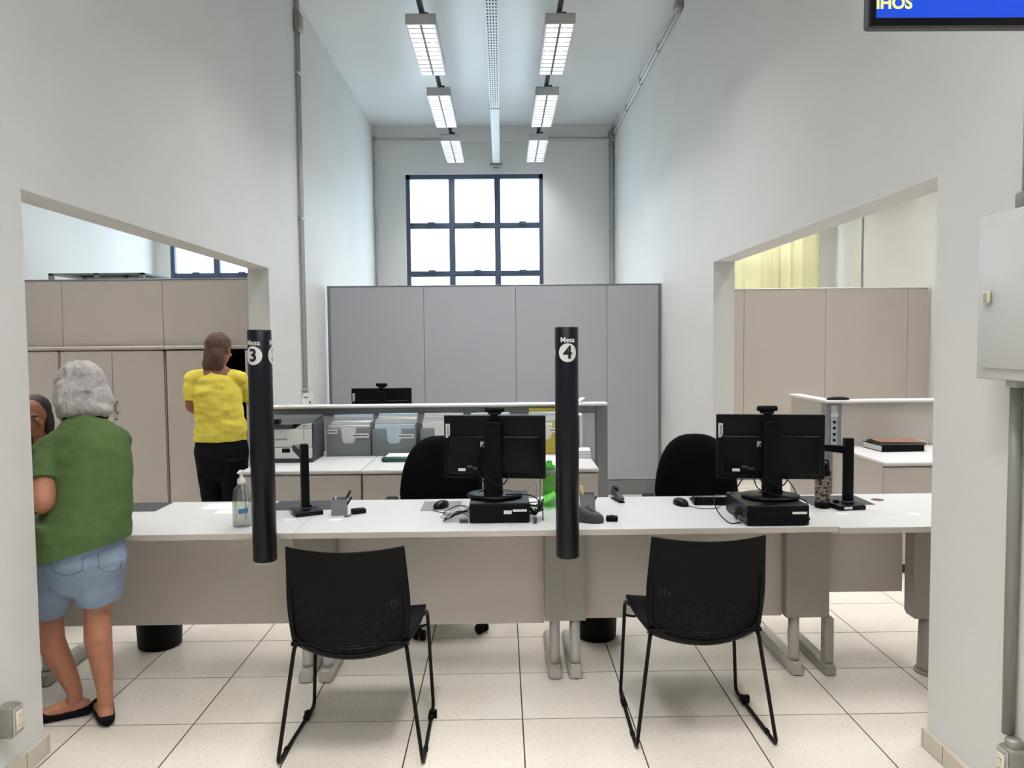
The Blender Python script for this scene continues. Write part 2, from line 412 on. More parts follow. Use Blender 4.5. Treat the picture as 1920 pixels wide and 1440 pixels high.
# ------------------------------------------------------------------ luminaires, tracks, tray
def make_luminaire():
    t = thing('ceiling_luminaire', 'x', 'lamp', (0, 0, 0), 0, 'louvered ceiling luminaires')
    W, L, Hh = .235, 1.165, .082
    b = MB()
    b.box(-W/2, W/2, 0, L, Hh-.006, Hh); b.box(-W/2, -W/2+.006, 0, L, 0, Hh); b.box(W/2-.006, W/2, 0, L, 0, Hh)
    b.box(-W/2, W/2, 0, .012, 0, Hh); b.box(-W/2, W/2, L-.012, L, 0, Hh)
    b.build('body', LUMW, t)
    for s in (-1, 1): MB().box(s*W/2*.93-.006, s*W/2*.93+.006, .012, L-.012, .001, .012).build('louver_rim', LUMW, t)
    for s in (-1, 1): MB().cyl((s*.052, .02, .052), (s*.052, L-.02, .052), .013, 12).build('tube', TUBE, t)
    MB().prism([(-.009, .002), (.009, .002), (.002, .036), (-.002, .036)], 1, .012, L-.012).build('louver_spine', LOUV, t)
    bl = MB().prism([(-.009, .003), (.009, .003), (.002, .034), (-.002, .034)], 0, -W/2+.008, W/2-.008).mesh('louver_blade')
    bl.materials.append(LOUV)
    for k in range(11): mkobj('louver_blade', bl, None, t, (0, .09+k*(L-.18)/10, 0))
    MB().box(-.012, .012, .18, .22, Hh, Hh+.05).build('bracket', STEELD, t)
    MB().box(-.012, .012, L-.22, L-.18, Hh, Hh+.05).build('bracket', STEELD, t)
    MB().box(.02, .055, .08, .12, Hh, Hh+.045, .004, 1).build('plug', CHAR, t)
    ld = bpy.data.lights.new('tube_light', 'AREA'); ld.shape = 'RECTANGLE'; ld.size = W-.03; ld.size_y = L-.06
    ld.energy = LAMP_W; ld.color = LAMP_COL; ld.spread = math.radians(112)
    lo = bpy.data.objects.new('tube_light', ld); C.objects.link(lo); lo.parent = t; lo.location = (0, L/2, .04)
    return t
lum = make_luminaire(); first = True
SIDE_L = [c_ for c_ in lum.children if c_.type == 'LIGHT'][0].data.copy(); SIDE_L.energy = LAMP_W*1.1
SIDE_R = SIDE_L.copy(); SIDE_R.energy = LAMP_W*1.75
HALL_L = SIDE_L.copy(); HALL_L.energy = LAMP_W*2.75
BAY_L = SIDE_L.copy(); BAY_L.energy = LAMP_W*1.75
DESK_L = SIDE_L.copy(); DESK_L.energy = LAMP_W*.5
FAR_L = SIDE_L.copy(); FAR_L.energy = LAMP_W*1.15
LX = (-.605, .482)
ordn = ['nearest in view', 'middle', 'farthest, next to the back wall']
for si, lx in enumerate(LX):
    side = 'left' if si == 0 else 'right'
    for k in range(-4, 3):
        y = 6.225+k*1.757
        lab = ('louvered ceiling luminaire, %s of the %s row' % (ordn[k], side)) if k >= 0 else 'louvered ceiling luminaire of the %s row, %s' % (side, {-1: 'above the cabinets behind the counter', -2: 'above the counter desks', -3: 'above the open floor before the counter', -4: 'at the near end of the front hall'}[k])
        o = lum if first else dup(lum); first = False
        o['label'] = lab; o.location = (lx, y, 4.02)
        for c_ in o.children:
            if c_.type == 'LIGHT': c_.data = HALL_L if k < -2 else (DESK_L if k == -2 else FAR_L if k == 2 else BAY_L)
for lx, sd, rw in ((-3.93, 'left', 'outer'), (-2.84, 'left', 'inner'), (3.79, 'right', 'outer'), (2.70, 'right', 'inner')):  # unseen luminaires, added to brighten the two side rooms
    for k, nm in ((-2, 'first'), (-1, 'second'), (0, 'third'), (1, 'fourth'), (2, 'last')):
        o = dup(lum); o['label'] = 'unseen luminaire added to light the %s side room, %s row, %s from the front' % (sd, rw, nm); o.location = (lx, 6.225+k*1.757, 4.02)
        for c_ in o.children:
            if c_.type == 'LIGHT': c_.data = SIDE_L if sd == 'left' else SIDE_R
for lx, sd in zip(LX, ('left', 'right')):
    t = thing('lighting_track', 'dark steel conduit track carrying the %s row of luminaires' % sd, 'track', (lx+.0, 0, 4.15))
    MB().box(-.019, .019, YN+.05, 10.93, 0, .038).build('track', STEELD, t)
    for y in (0.4, 2.2, 3.9, 5.7, 7.6, 9.4): MB().cyl((0, y, .03), (0, y, ZC-4.151), .005, 8).build('hanger_rod', STEELD, t)
# cable tray
tr = thing('cable_tray', 'white perforated cable tray running under the middle of the ceiling', 'cable tray', (-.05, 0, 4.02))
mt = MB(); 
mt.box(-.05, -.047, YN+.1, 11.03, 0, .05); mt.box(.047, .05, YN+.1, 11.03, 0, .05)
mt.build('side_flange', LUMW, tr)
# perforated floor of the tray: strips and cross bars leave real slots
fl = MB()
xs = [-.047, -.038, -.028, -.016, -.006, .006, .016, .028, .038, .047]
for a, b in zip(xs[0::2], xs[1::2]): fl.box(a, b, 4.6, 8.5, 0, .003)
y = 4.6
while y < 8.5:
    for a, b in ((-.038, -.028), (-.016, -.006), (.006, .016), (.028, .038)): fl.box(a, b, y, y+.028, 0, .003)
    y += .058
fl.box(-.047, .047, YN+.1, 4.6, 0, .003)
fl.build('perforated_base', LUMW, tr)
for k in range(4): MB().tube([(-.033+.022*k+.004*math.sin(q*1.7+k), YN+.2+q*.7, .011) for q in range(19)], .0085, 8).build('cable', BLKM, tr)  # unseen cables, added so the slots look dark from below
f2 = MB(); f2.box(-.044, .044, 8.5, 11.03, .001, .004)
for k in (-.03, -.01, .01, .03): f2.box(k-.0035, k+.0035, 8.5, 11.03, -.004, .001)
f2.build('ribbed_base', LUMW, tr)
MB().box(-.056, .056, 8.44, 8.52, -.004, -.001).box(-.056, -.052, 8.44, 8.52, -.004, .045).box(.052, .056, 8.44, 8.52, -.004, .045).build('joint_plate', STEEL, tr)
MB().box(-.085, .085, 10.95, 11.045, -.04, .0, .004, 1).box(-.045, .045, 10.99, 11.045, -.07, -.04, .004, 1).build('end_bracket', CAST, tr)
for y in (1.0, 3.4, 5.2, 7.3, 9.6): MB().cyl((0, y, .003), (0, y, ZC-4.021), .005, 8).build('hanger_rod', STEELD, tr)

# ------------------------------------------------------------------ conduits
def conduit(name, label, paths, r, mtl=STEEL, clamps=(), boxes=()):
    t = thing(name, label, 'conduit', Vector(paths[0][0]))
    o = Vector(paths[0][0])
    for p in paths: MB().tube([Vector(q)-o for q in fillet(p, .05)], r, 10).build('pipe', mtl, t)
    for c in clamps: MB().box(c[0]-o.x-c[3], c[0]-o.x+c[3], c[1]-o.y-c[4], c[1]-o.y+c[4], c[2]-o.z-c[5], c[2]-o.z+c[5], .004, 1).build('clamp', STEEL, t)
    for c in boxes: MB().box(c[0]-o.x-c[3], c[0]-o.x+c[3], c[1]-o.y-c[4], c[1]-o.y+c[4], c[2]-o.z-c[5], c[2]-o.z+c[5], .012, 2).build('junction_box', CAST, t)
    return t
r = .0135
conduit('wall_conduit', 'pair of grey conduits rising up the left wall beside the opening', [[(XL+.02, 6.93, .02), (XL+.02, 6.93, ZC-.01)], [(XL+.02, 6.985, .02), (XL+.02, 6.985, ZC-.01)]], r, STEEL,
        [(XL+.018, 6.957, z, .018, .055, .012) for z in (1.15, 2.65, 3.9)], [(XL+.03, 6.957, 4.33, .03, .06, .075)])
conduit('wall_conduit', 'thin conduit in the far left corner turning along the back wall', [[(XL+.02, YB-.02, .05), (XL+.02, YB-.066, 4.375), (LX[0], YB-.066, 4.375)]], .012, STEEL,
        [(XL+.02, YB-.03, z, .02, .02, .012) for z in (4.05,)], [(XL+.03, YB-.07, 4.375, .028, .024, .028)])
conduit('wall_conduit', 'thin conduit along the back wall to the right luminaire row', [[(XR-.06, YB-.066, 4.375), (LX[1], YB-.066, 4.375)]], .012, STEEL)
conduit('wall_conduit', 'pair of conduits dropping down the far right corner', [[(XR-.018, YB-.03, .05), (XR-.018, YB-.03, 4.36)], [(XR-.07, YB-.02, .05), (XR-.07, YB-.066, 4.36)]], .0125, STEEL,
        [(XR-.07, YB-.03, z, .02, .02, .012) for z in (3.1, 4.1, 4.28)], [(XR-.05, YB-.075, 4.41, .04, .028, .05)])
conduit('wall_conduit', 'pair of conduits running along the right wall under the ceiling', [[(XR-.018, 7.0, 4.49), (XR-.018, YB-.1, 4.49)], [(XR-.018, 7.0, 4.43), (XR-.018, YB-.1, 4.43)]], r, CAPW,
        [(XR-.018, y, 4.46, .018, .012, .05) for y in (7.9, 8.9, 9.9)], [(XR-.03, 6.98, 4.47, .03, .07, .05)])
conduit('wall_conduit', 'grey conduit between the metal box and the socket on the right wall', [[(XR-.022, 2.38, .31), (XR-.022, 2.38, 1.421)]], .018, mat('grey_conduit_pvc', (128, 128, 122), .4, var=.03, vscale=12), [(XR-.022, 2.38, 1.409, .022, .022, .011)])
conduit('wall_conduit', 'conduit rising from the top of the metal box on the right wall', [[(XR-.022, 2.355, 1.93), (XR-.022, 2.355, 4.5)]], .013, STEEL, [], [(XR-.022, 2.355, 1.96, .022, .028, .03)])
# distribution box
t = thing('distribution_box', 'large white painted metal electrical box on the right wall', 'electrical box', (XR, 2.22, 1.423))
MB().box(-.10, 0, -.27, .24, 0, .504, .005, 2).build('body', BOXW, t)
MB().box(-.107, -.101, -.225, .203, .034, .462, .003, 2).build('door', BOXW, t)
k = MB().box(-.122, -.1075, .152, .19, .232, .272, .008, 3).build('latch', CREAM, t)
MB().box(-.125, -.1225, .159, .174, .24, .264, .001, 1).build('latch_pad', mat('latch_grey', (178, 176, 160), .4, var=.02), k)
def socket(label, x, y, z, s):
    t = thing('wall_socket', label, 'socket', (x, y, z))
    e = lambda a, b: (min(s*a, s*b), max(s*a, s*b))
    MB().box(*e(0, .055), -.032, .032, -.055, .055, .01, 3).build('conduit_box', CAST, t)
    MB().box(*e(.055, .06), -.028, .028, -.05, .05, .002, 1).build('cover_plate', STEEL, t)
    i = MB().box(*e(.06, .066), -.018, .018, -.034, .034, .003, 2).build('outlet', CREAM, t)
    for zz in (-.016, .016):
        for yy in (-.006, .006): MB().cyl((s*.0655, yy, zz), (s*.0668, yy, zz), .0022, 8).build('hole', DARKGAP, i)
    return t
so = socket('cast metal wall socket box low on the left wall', XL, 2.695, .25, 1)
so = socket('cast metal wall socket box low on the right wall under the grey conduit', XR, 2.35, .228, -1)
MB().lathe([(.022, .05), (.024, .055), (.024, .075), (.02, .08)], 16, (-.024, 0, 0)).build('collar', CAST, so)

# television hung above the front hall
tv = thing('television', 'black television with blue screen and yellow letters at top right', 'television', (.70, 1.5, 2.139), 0)
MB().box(0, .845, .008, .032, 0, .49, .004, 1).build('housing', CHAR, tv)
bz = MB(); bz.box(0, .845, 0, .0078, 0, .0145); bz.box(0, .845, 0, .0078, .478, .49); bz.box(0, .011, 0, .0078, .0145, .478); bz.box(.834, .845, 0, .0078, .0145, .478)
bz.build('bezel', BLKS, tv)
scr = MB().box(.011, .834, .004, .0076, .0145, .478).build('screen', mat('blue_screen', (6, 40, 160), .3, var=.2, vscale=3, emit=(0, 78, 214), estr=.75), tv)
text_build(text_mb('IHOS', .0305, .0009), 'lettering', mat('yellow_screen_text', (250, 240, 120), .4, emit=(246, 236, 120), estr=.8), scr, (.0465, .0036, .0425))
MB().box(.80, .84, .032, .06, .2, .26).box(.82, .899, .05, .07, .21, .25).build('wall_arm', BLKM, tv)

# ------------------------------------------------------------------ partitions, tall cupboards
def partition(name, label, x0, x1, y, z1, seams, pm, th=.05, plinth=.155, posts=True, cap=ALU, capth=.012):
    t = thing(name, label, 'partition', ((x0+x1)/2, y, 0)); cx = (x0+x1)/2
    MB().box(x0-cx, x1-cx, .008, th-.008, .02, z1-.02).build('core', DARKGAP, t)
    ss = [x0]+seams+[x1]
    for a, b in zip(ss[:-1], ss[1:]):
        a2 = a+(.03 if a == x0 and posts else .002); b2 = b-(.03 if b == x1 and posts else .002)
        for yy in ((0, .0085), (th-.0085, th)):
            MB().box(a2-cx, b2-cx, yy[0], yy[1], plinth, z1-capth-.001, .001, 1).build('panel', pm, t)
            MB().box(a2-cx, b2-cx, yy[0]+(.003 if yy[0] == 0 else 0), yy[1]-(0 if yy[0] == 0 else .003), .0, plinth-.006).build('kick_panel', ALU, t)
    if posts:
        for a, s in ((x0, 0), (x1-.03, 0)): MB().box(a-cx, a-cx+.03, -.002, th+.002, 0, z1-capth, .003, 1).build('post', ALU, t)
    MB().box(x0-cx-.001, x1-cx+.001, -.004, th+.004, z1-capth, z1, .002, 1).build('top_cap', cap, t)
    return t
partition('tall_partition', 'tall grey four-panel partition across the middle bay under the window', XL+.03, XR-.002, 7.85, 2.126, [-.772, .143, 1.055], PANEL_C)
partition('tall_partition', 'tall beige partition in the right side room below the curtain', XR+WT+.02, OXR-.03, 8.6, 2.118, [1.85, 2.664, 3.566, 4.475], PANEL_R, posts=False, cap=CAPW)
partition('tall_partition', 'tall beige partition behind the cupboards in the left side room', OXL+.02, XL-WT-.02, 7.2, 2.158, [-3.99, -3.08], PANEL_R, posts=False)

def cupboard(label, x0, x1, y0, y1, z1, openright=False):
    t = thing('tall_cupboard', label, 'cupboard', ((x0+x1)/2, y0, 0)); W = (x1-x0); h = W/2; d = y1-y0
    b = MB(); b.box(-h+.003, -h+.021, .02, d, .06, z1-.03); b.box(h-.021, h-.003, .02, d, .06, z1-.03); b.box(-h+.003, h-.003, d-.012, d, .06, z1-.03)
    b.box(-h+.003, h-.003, .02, d, .06, .08); b.box(-h+.003, h-.003, .02, d, z1-.05, z1-.03)
    b.build('carcass', CUPB if not openright else BLKP, t)  # open unit: shade of the interior is put into a black carcass colour
    MB().box(-h+.02, h-.02, .04, d-.02, 0, .06).build('plinth', DARKGAP, t)
    MB().box(-h, h, -.012, d, z1-.03, z1, .008, 3).build('top', LAM_E, t)
    for z in (.45, .85, 1.2): MB().box(-h+.022, h-.022, .04, d-.014, z, z+.018).build('shelf', CUPB if not openright else CHAR, t)  # open unit's shelves coloured charcoal to imitate the same shade
    for s in (-1, 1):
        dm = MB().box(0, h-.012, -.018, 0, 0, z1-.04-.065, .002, 1)
        if s < 0: o = dm.build('door', CUPB, t, (-h+.010, .018, .065))
        else:
            o = dm.build('door', CUPB, t, (h-.010, .018, .065)); o.scale.x = -1
            if openright: o.rotation_euler = (0, 0, math.radians(81))
        hz = 1.03-.065
        MB().tube([(h-.045, -.018, hz-.055), (h-.038, -.045, hz-.03), (h-.036, -.048, hz+.03), (h-.045, -.018, hz+.055)], .005, 8).build('handle', STEELD, o)
    MB().cyl((.02, -.002, .93), (.02, .002, .93), .008, 10).build('lock', BLKM, t)
    return t
cupboard('tall beige two-door cupboard farthest left, behind the person in green', -4.63, -3.7455, 6.68, 7.14, 1.548)
cupboard('tall beige two-door cupboard between its two neighbours, doors closed', -3.7425, -2.8565, 6.68, 7.14, 1.548)
cupboard('tall cupboard with its right door open, in front of person in yellow', -2.8535, -1.968, 6.68, 7.14, 1.548, True)
# shelving behind the left partition
t = thing('metal_shelving', 'grey metal shelving whose top rises above the left partition', 'shelving', (-3.98, 7.8, 0))
for x in (-.445, 0, .445):
    for y in (.0, .62): MB().box(x-.02, x+.02, y, y+.035, 0, 2.27).build('post', ALU, t)
for z in (.15, .7, 1.25, 1.75, 2.252): MB().box(-.465, .465, .0, .655, z-(.0), z+.018).build('shelf', ALU, t)
MB().box(-.4, .4, .06, .6, 1.77, 2.2, .01, 1).build('bay_shade_block', BLKP, t)  # added black block, standing for the shade in the open bays

# curtain over the right room's window
cm = MB(); n = 150; x0, x1 = 2.45, 4.475; vs = []; fs = []
for i in range(n+1):
    u = i/n; X = x0+(x1-x0)*u; y = .045*math.sin(u*PI*2*11+1.3*math.sin(u*9))+.012*math.sin(u*61)
    for z in (.95, 2.4, 4.12): vs.append((X-3.46, y*(1.0 if z < 3 else .8), z))
for i in range(n):
    for j in (0, 1): fs.append((i*3+j, (i+1)*3+j, (i+1)*3+j+1, i*3+j+1))
cm.add(vs, fs, True)
t = thing('curtain', 'pale yellow pleated curtain over the window of the right side room', 'curtain', (3.46, YB-.09, 0))
o = cm.build('cloth', CURT, t); sm = o.modifiers.new('s', 'SOLIDIFY'); sm.thickness = .002
MB().cyl((-1.08, 0, 4.14), (1.08, 0, 4.14), .012, 12).build('rod', STEEL, t)
for x in (-1.05, 1.05): MB().box(x-.01, x+.01, 0, .09, 4.12, 4.16).build('bracket', STEEL, t)
conduit('wall_conduit', 'thin pale conduit up the outer wall of the right side room', [[(OXR-.015, 10.25, .02), (OXR-.015, 10.25, 4.5)]], .012, STEEL)

# low partition with worktop cap, middle bay
def low_partition(label, x0, x1, y, z1, seams, x_post=None):
    t = thing('low_partition', label, 'partition', ((x0+x1)/2, y, 0)); cx = (x0+x1)/2
    MB().box(x0-cx, x1-cx, .012, .068, 0, z1-.03).build('core', ALU, t)
    ss = [x0+.05]+seams+[x1-.09]
    for a, b in zip(ss[:-1], ss[1:]):
        MB().box(a-cx+.002, b-cx-.002, 0, .012, .08, z1-.075, .001, 1).build('panel', LAM_G if cx > 1 else PANEL_C, t)
        MB().box(a-cx+.002, b-cx-.002, .068, .08, .08, z1-.075, .001, 1).build('panel', PANEL_C, t)
    MB().box(x0-cx, x1-cx, -.006, .086, z1-.07, z1-.022).build('rail', ALU, t)
    MB().box(x0-cx, x1-cx, -.03, .11, z1-.022, z1, .006, 2).build('top_cap', CAPW, t)
    for xx in (x0, x1-.085): MB().box(xx-cx, xx-cx+.085, -.012, .092, 0, z1-.022, .004, 1).build('post', ALU, t)
    return t
low_partition('low grey partition with white cap behind the printer and file boxes', -1.752, .795, 5.9, 1.09, [-.98, -.31, .36])
# L shaped low partition, right
t = thing('low_partition', 'low beige L-shaped partition with white cap in the right side room', 'partition', (2.5, 5.9, 0))
MB().box(.04, 1.9, .012, .068, 0, 1.06).build('core', ALU, t)
MB().box(.075, 1.0, 0, .012, .08, 1.066, .001, 1).build('panel', LAM_G, t)
MB().box(1.004, 1.9, 0, .012, .08, 1.066, .001, 1).build('panel', LAM_G, t)
MB().box(-.02, .02, .08, .75, 0, 1.06).build('side_core', ALU, t)
MB().box(-.03, -.02, .05, .75, .08, 1.066, .001, 1).build('side_panel', LAM_G, t)
MB().box(-.045, .07, -.015, .08, 0, 1.066, .003, 1).build('post', ALU, t)
MB().box(-.012, .036, -.022, -.014, .05, 1.05).build('cable_channel', STEEL, t)
MB().box(-.016, .04, -.026, -.02, .965, .995).build('channel_clip', LUMW, t)
for k in range(9): MB().box(.002, .024, -.0245, -.0215, .915-k*.046, .935-k*.046).build('slot', BLKM, t)
MB().box(-.05, 1.9, -.03, .11, 1.068, 1.09, .005, 2).build('top_cap', CAPW, t)
MB().box(-.05, .05, .111, .76, 1.068, 1.09, .005, 2).build('side_cap', CAPW, t)
o = MB().lathe([(.0, .0), (.085, .0), (.09, .006), (.075, .016), (.04, .022), (0, .023)], 24, sy=.45).build('cap_dish', BLKP, None, (2.56, 5.93, 1.091))
tag(o, 'small flat black oval object lying on the corner of the right partition cap', 'dish')

# ------------------------------------------------------------------ low cabinets (credenzas)
def credenza(label, x0, x1, y0, y1, z1, frontdoors=True, topmat=LAM_W):
    t = thing('low_cabinet', label, 'cabinet', ((x0+x1)/2, y0, 0)); h = (x1-x0)/2; d = y1-y0
    MB().box(-h+.006, h-.006, .03, d, .06, z1-.028).build('body', LAM_G, t)
    MB().box(-h+.02, h-.02, .05, d-.02, 0, .06).build('plinth', DARKGAP, t)
    MB().box(-h+.001, h-.001, 0, d, z1-.028, z1, .011, 3).build('top', topmat, t)
    for s in (-1, 1):
        a, b = (-h+.008, -.002) if s < 0 else (.002, h-.008)
        o = MB().box(a, b, .010, .029, .068, z1-.036, .002, 1).build('door', LAM_G, t)
        hx = -.035 if s < 0 else .035
        MB().tube([(hx, .010, .50), (hx+.004, -.014, .53), (hx+.004, -.014, .61), (hx, .010, .64)], .0045, 8).build('handle', STEEL, o)
    return t
CZ = .745
credenza('low grey two-door cabinet carrying the printer', -1.68, -.905, 4.99, 5.88, CZ)
credenza('low grey two-door cabinet behind the left office chair, under the file boxes', -.905, -.14, 4.98, 5.88, CZ)
credenza('low grey two-door cabinet at the right end of the row, carrying the paper pile', -.14, .615, 4.96, 5.88, CZ)
t = credenza('low beige cabinet carrying dark folders in the right side room', 2.49, 3.6, 5.05, 5.865, CZ)

# ------------------------------------------------------------------ desks
DZ, DY0, DY1 = .745, 3.325, 4.022
def desk(label, x0, x1, pl, pr, mz=.25, y0=DY0, lfeet=True, rfeet=True, cols='LR', base_left=None):
    """x0,x1 top extents; pl, pr: leg-panel x ranges (left and right)"""
    t = thing('desk', label, 'desk', ((x0+x1)/2, y0, 0), 0, 'white-topped counter desks in a row'); cx = (x0+x1)/2
    MB().box(x0-cx+.001, x1-cx-.001, 0, DY1-y0, DZ-.026, DZ, .002, 1).build('top', LAM_W, t)
    MB().box(x0-cx+.001, x1-cx-.001, -.002, 0, DZ-.025, DZ-.001).build('edge_band', LAM_E, t)
    MB().box(pl[1]-cx+.001, pr[0]-cx-.001, .285, .303, mz, DZ-.027).build('modesty_panel', LAM_G, t)
    for (a, b), xc, on in ((pl, (pl[0]+pl[1])/2, lfeet), (pr, (pr[0]+pr[1])/2, rfeet)):
        if not on: continue
        MB().box(a-cx, b-cx, .225, .30, .265, DZ-.027).build('leg_panel', LEGP, t)
        l = MB(); l.lathe([(.026, .06), (.025, .08), (.0245, .265)], 20, (xc-cx, .262, 0), sx=.98, sy=1.25); l.build('column', LEGL, t)
        # rounded foot bar running front to back
        fo = MB(); q = []
        prof = [(-.032, .0), (-.034, .03), (-.022, .052), (.022, .052), (.034, .03), (.032, 0)]
        ys = [(.195, .62), (.203, .9), (.225, 1), (.60, 1), (.68, .95), (.705, .7)]
        for (yy, s) in ys:
            for (px, pz) in prof: q.append((xc-cx+px*s, yy, .006+pz*(s if yy > .6 else (.75+.25*s))))
        nn = len(prof); fs = [[i for i in range(nn)][::-1], [(len(ys)-1)*nn+i for i in range(nn)]]
        for j in range(len(ys)-1):
            for i in range(nn): fs.append((j*nn+i, j*nn+(i+1) % nn, (j+1)*nn+(i+1) % nn, (j+1)*nn+i))
        fo.add(q, fs, False); fo.build('foot', LEGL, t)
        MB().lathe([(.015, 0), (.015, .008)], 12, (xc-cx, .25, 0)).lathe([(.015, 0), (.015, .008)], 12, (xc-cx, .65, 0)).build('glide', BLKM, t)
    return t
S1, S2, S3 = -.898, .272, 1.444
DA = desk('counter desk on the left, in front of the person in green, holding the gel bottle', -2.3, S1, (-2.16, -2.07), (-.962, -.8702))
DB = desk('counter desk behind the left black chair, between the two numbered posts', S1, S2, (-.870, -.775), (.187, .2798), .235)
desk('counter desk behind the right black chair, right of the second post', S2, S3, (.2802, .375), (1.305, 1.4015), .255)
# end desk with a round column
t = thing('desk', 'end counter desk on the right, on a round column, partly behind the wall', 'desk', (1.84, 3.30, 0), 0, 'white-topped counter desks in a row')
MB().box(S3-1.84+.001, .42, 0, DY1-3.30, DZ-.026, DZ, .002, 1).build('top', LAM_W, t)
MB().box(S3-1.84+.001, .42, -.002, 0, DZ-.025, DZ-.001).build('edge_band', LAM_E, t)
MB().box(-.335, .03, .305, .323, .365, DZ-.027).build('modesty_panel', LAM_G, t)
MB().box(-.4382, -.336, .25, .325, .265, DZ-.027).build('leg_panel', LEGP, t)
pr = [(.035, DZ-.027), (.035, .285), (.045, .265), (.30, .265), (.30, DZ-.027)]
MB().prism(pr, 1, .21, .29).build('leg_panel', LEGP, t)
MB().lathe([(.068, .012), (.066, .03), (.06, .265)], 28, (.15, .25, 0)).build('column', LEGP, t)
MB().lathe([(.078, 0), (.078, .01), (.07, .014)], 28, (.15, .25, 0)).build('base_ring', LEGP, t)
MB().box(-.365+.0, -.315, .215, .70, .0, .05, .004, 1).build('foot', LEGP, t)
MB().box(-.360, -.318, .235, .285, .05, .265, .003, 1).build('column', LEGP, t)
# grommet caps in the desk tops
for dk, m_, x, y in ((DA, CAPW, -.983, 3.585), (DB, CAPW, -.772, 3.575), (t, CAPW, 1.57, 3.571), (t, CAPW, 1.888, 3.541), (t, mat('dark_red_plastic', (92, 48, 44), .6, var=.05), 1.877, 3.871)):
    MB().lathe([(.031, -.004), (.031, .0004), (.029, .0009), (0, .0009)], 24).build('cable_cap', m_, dk, Vector((x, y, DZ))-dk.location)

# ------------------------------------------------------------------ numbered posts
def num_post(label, x, y, num, ang0, foot):
    R = .049; z0, z1 = .645, 1.612
    t = thing('numbered_post', label, 'post', (x, y, 0))
    MB().lathe([(R-.004, z0), (R, z0+.004), (R, z1-.003), (R-.003, z1), (R-.006, z1)], 40).build('tube', NAVY, t)
    for k in range(3):
        a0 = math.radians(ang0+120*k)
        def wrap(mb, off, zc):
            mb.v = [Vector(((R+off)*math.sin(a0+p.x/R), -(R+off)*math.cos(a0+p.x/R), zc+p.z)) for p in mb.v]; return mb
        zc = 1.506
        ci = MB(); n = 14; vs = [(0, 0, 0)]; fs = []
        for rr in range(1, 8):
            for i in range(40): vs.append((.0385*rr/7*math.cos(2*PI*i/40), 0, .0385*rr/7*math.sin(2*PI*i/40)))
        for i in range(40): fs.append((0, 1+i, 1+(i+1) % 40))
        for rr in range(6):
            for i in range(40): fs.append((1+rr*40+i, 1+(rr+1)*40+i, 1+(rr+1)*40+(i+1) % 40, 1+rr*40+(i+1) % 40))
        ci.add(vs, fs); wrap(ci, .0006, zc)
        text_build(ci, 'number_disc', PRNT, t, (0, 0, 0))
        text_build(wrap(text_mb(num, .072, .0022, 3), .0012, zc-.001), 'number', PRNB, t, (0, 0, 0))
        text_build(wrap(text_mb('Mesa', .030, .0006, 2), .0008, 1.558), 'lettering', PRNT, t, (0, 0, 0))
    MB().box(-.02, .02, R-.003, DY0-.002-y, .722, .742).build('clamp', BLKM, t)
    if foot: MB().box(-.026, .026, -.022, .022, z0-.012, z0+.004).build('end_plate', PRTW, t)
    return t
num_post('dark round post marked Mesa 3 beside the gel bottle', -1.003, 3.265, '3', -17, True)
num_post('dark post marked Mesa 4 in front of the green water bottle', .270, 3.265, '4', 1, False)

# ------------------------------------------------------------------ visitor chairs
def chair_shell():
    def S(u, v):
        hw = .212+.014*math.sin(min(1, v*2.2)*PI/2)-.012*max(0, v-.5)/.5
        zb = .388+.034*u*u; zt = .812+.010*u*u
        z = zb+(zt-zb)*v
        y = -.238-.035*v-.03*v*v+.05*u*u+(.035*(1-v/.12)**2 if v < .12 else 0)
        return (u*hw, y, z)
    mb = MB(); key = {}
    def V(u, v):
        k = (round(u, 5), round(v, 5))
        if k not in key: key[k] = len(mb.v); mb.v.append(Vector(S(u, v)))
        return key[k]
    nu, nv = 46, 44
    for i in range(nu):
        for j in range(nv):
            u0, u1 = -1+2*i/nu, -1+2*(i+1)/nu; v0, v1 = j/nv, (j+1)/nv; uc, vc = (u0+u1)/2, (v0+v1)/2
            lo = .10+.10*uc**2*1.0; hi = .42+.16*abs(uc)**1.6
            hole = abs(uc) < .82 and lo < vc < hi
            um, vm = uc, vc
            if not hole:
                mb.f.append([V(u0, v0), V(um, v0), V(u1, v0), V(u1, vm), V(u1, v1), V(um, v1), V(u0, v1), V(u0, vm)]); mb.sm.append(True); continue
            ou = [(u0, v0), (um, v0), (u1, v0), (u1, vm), (u1, v1), (um, v1), (u0, v1), (u0, vm)]
            ru, rv = (u1-u0)*.24, (v1-v0)*.24; inn = []
            for q in range(8):
                a = -3*PI/4+q*PI/4; inn.append((uc+ru*math.cos(a)*1.1, vc+rv*math.sin(a)*1.1))
            for q in range(8):
                mb.f.append([V(*ou[q]), V(*ou[(q+1) % 8]), V(*inn[(q+1) % 8]), V(*inn[q])]); mb.sm.append(True)
    return mb, S
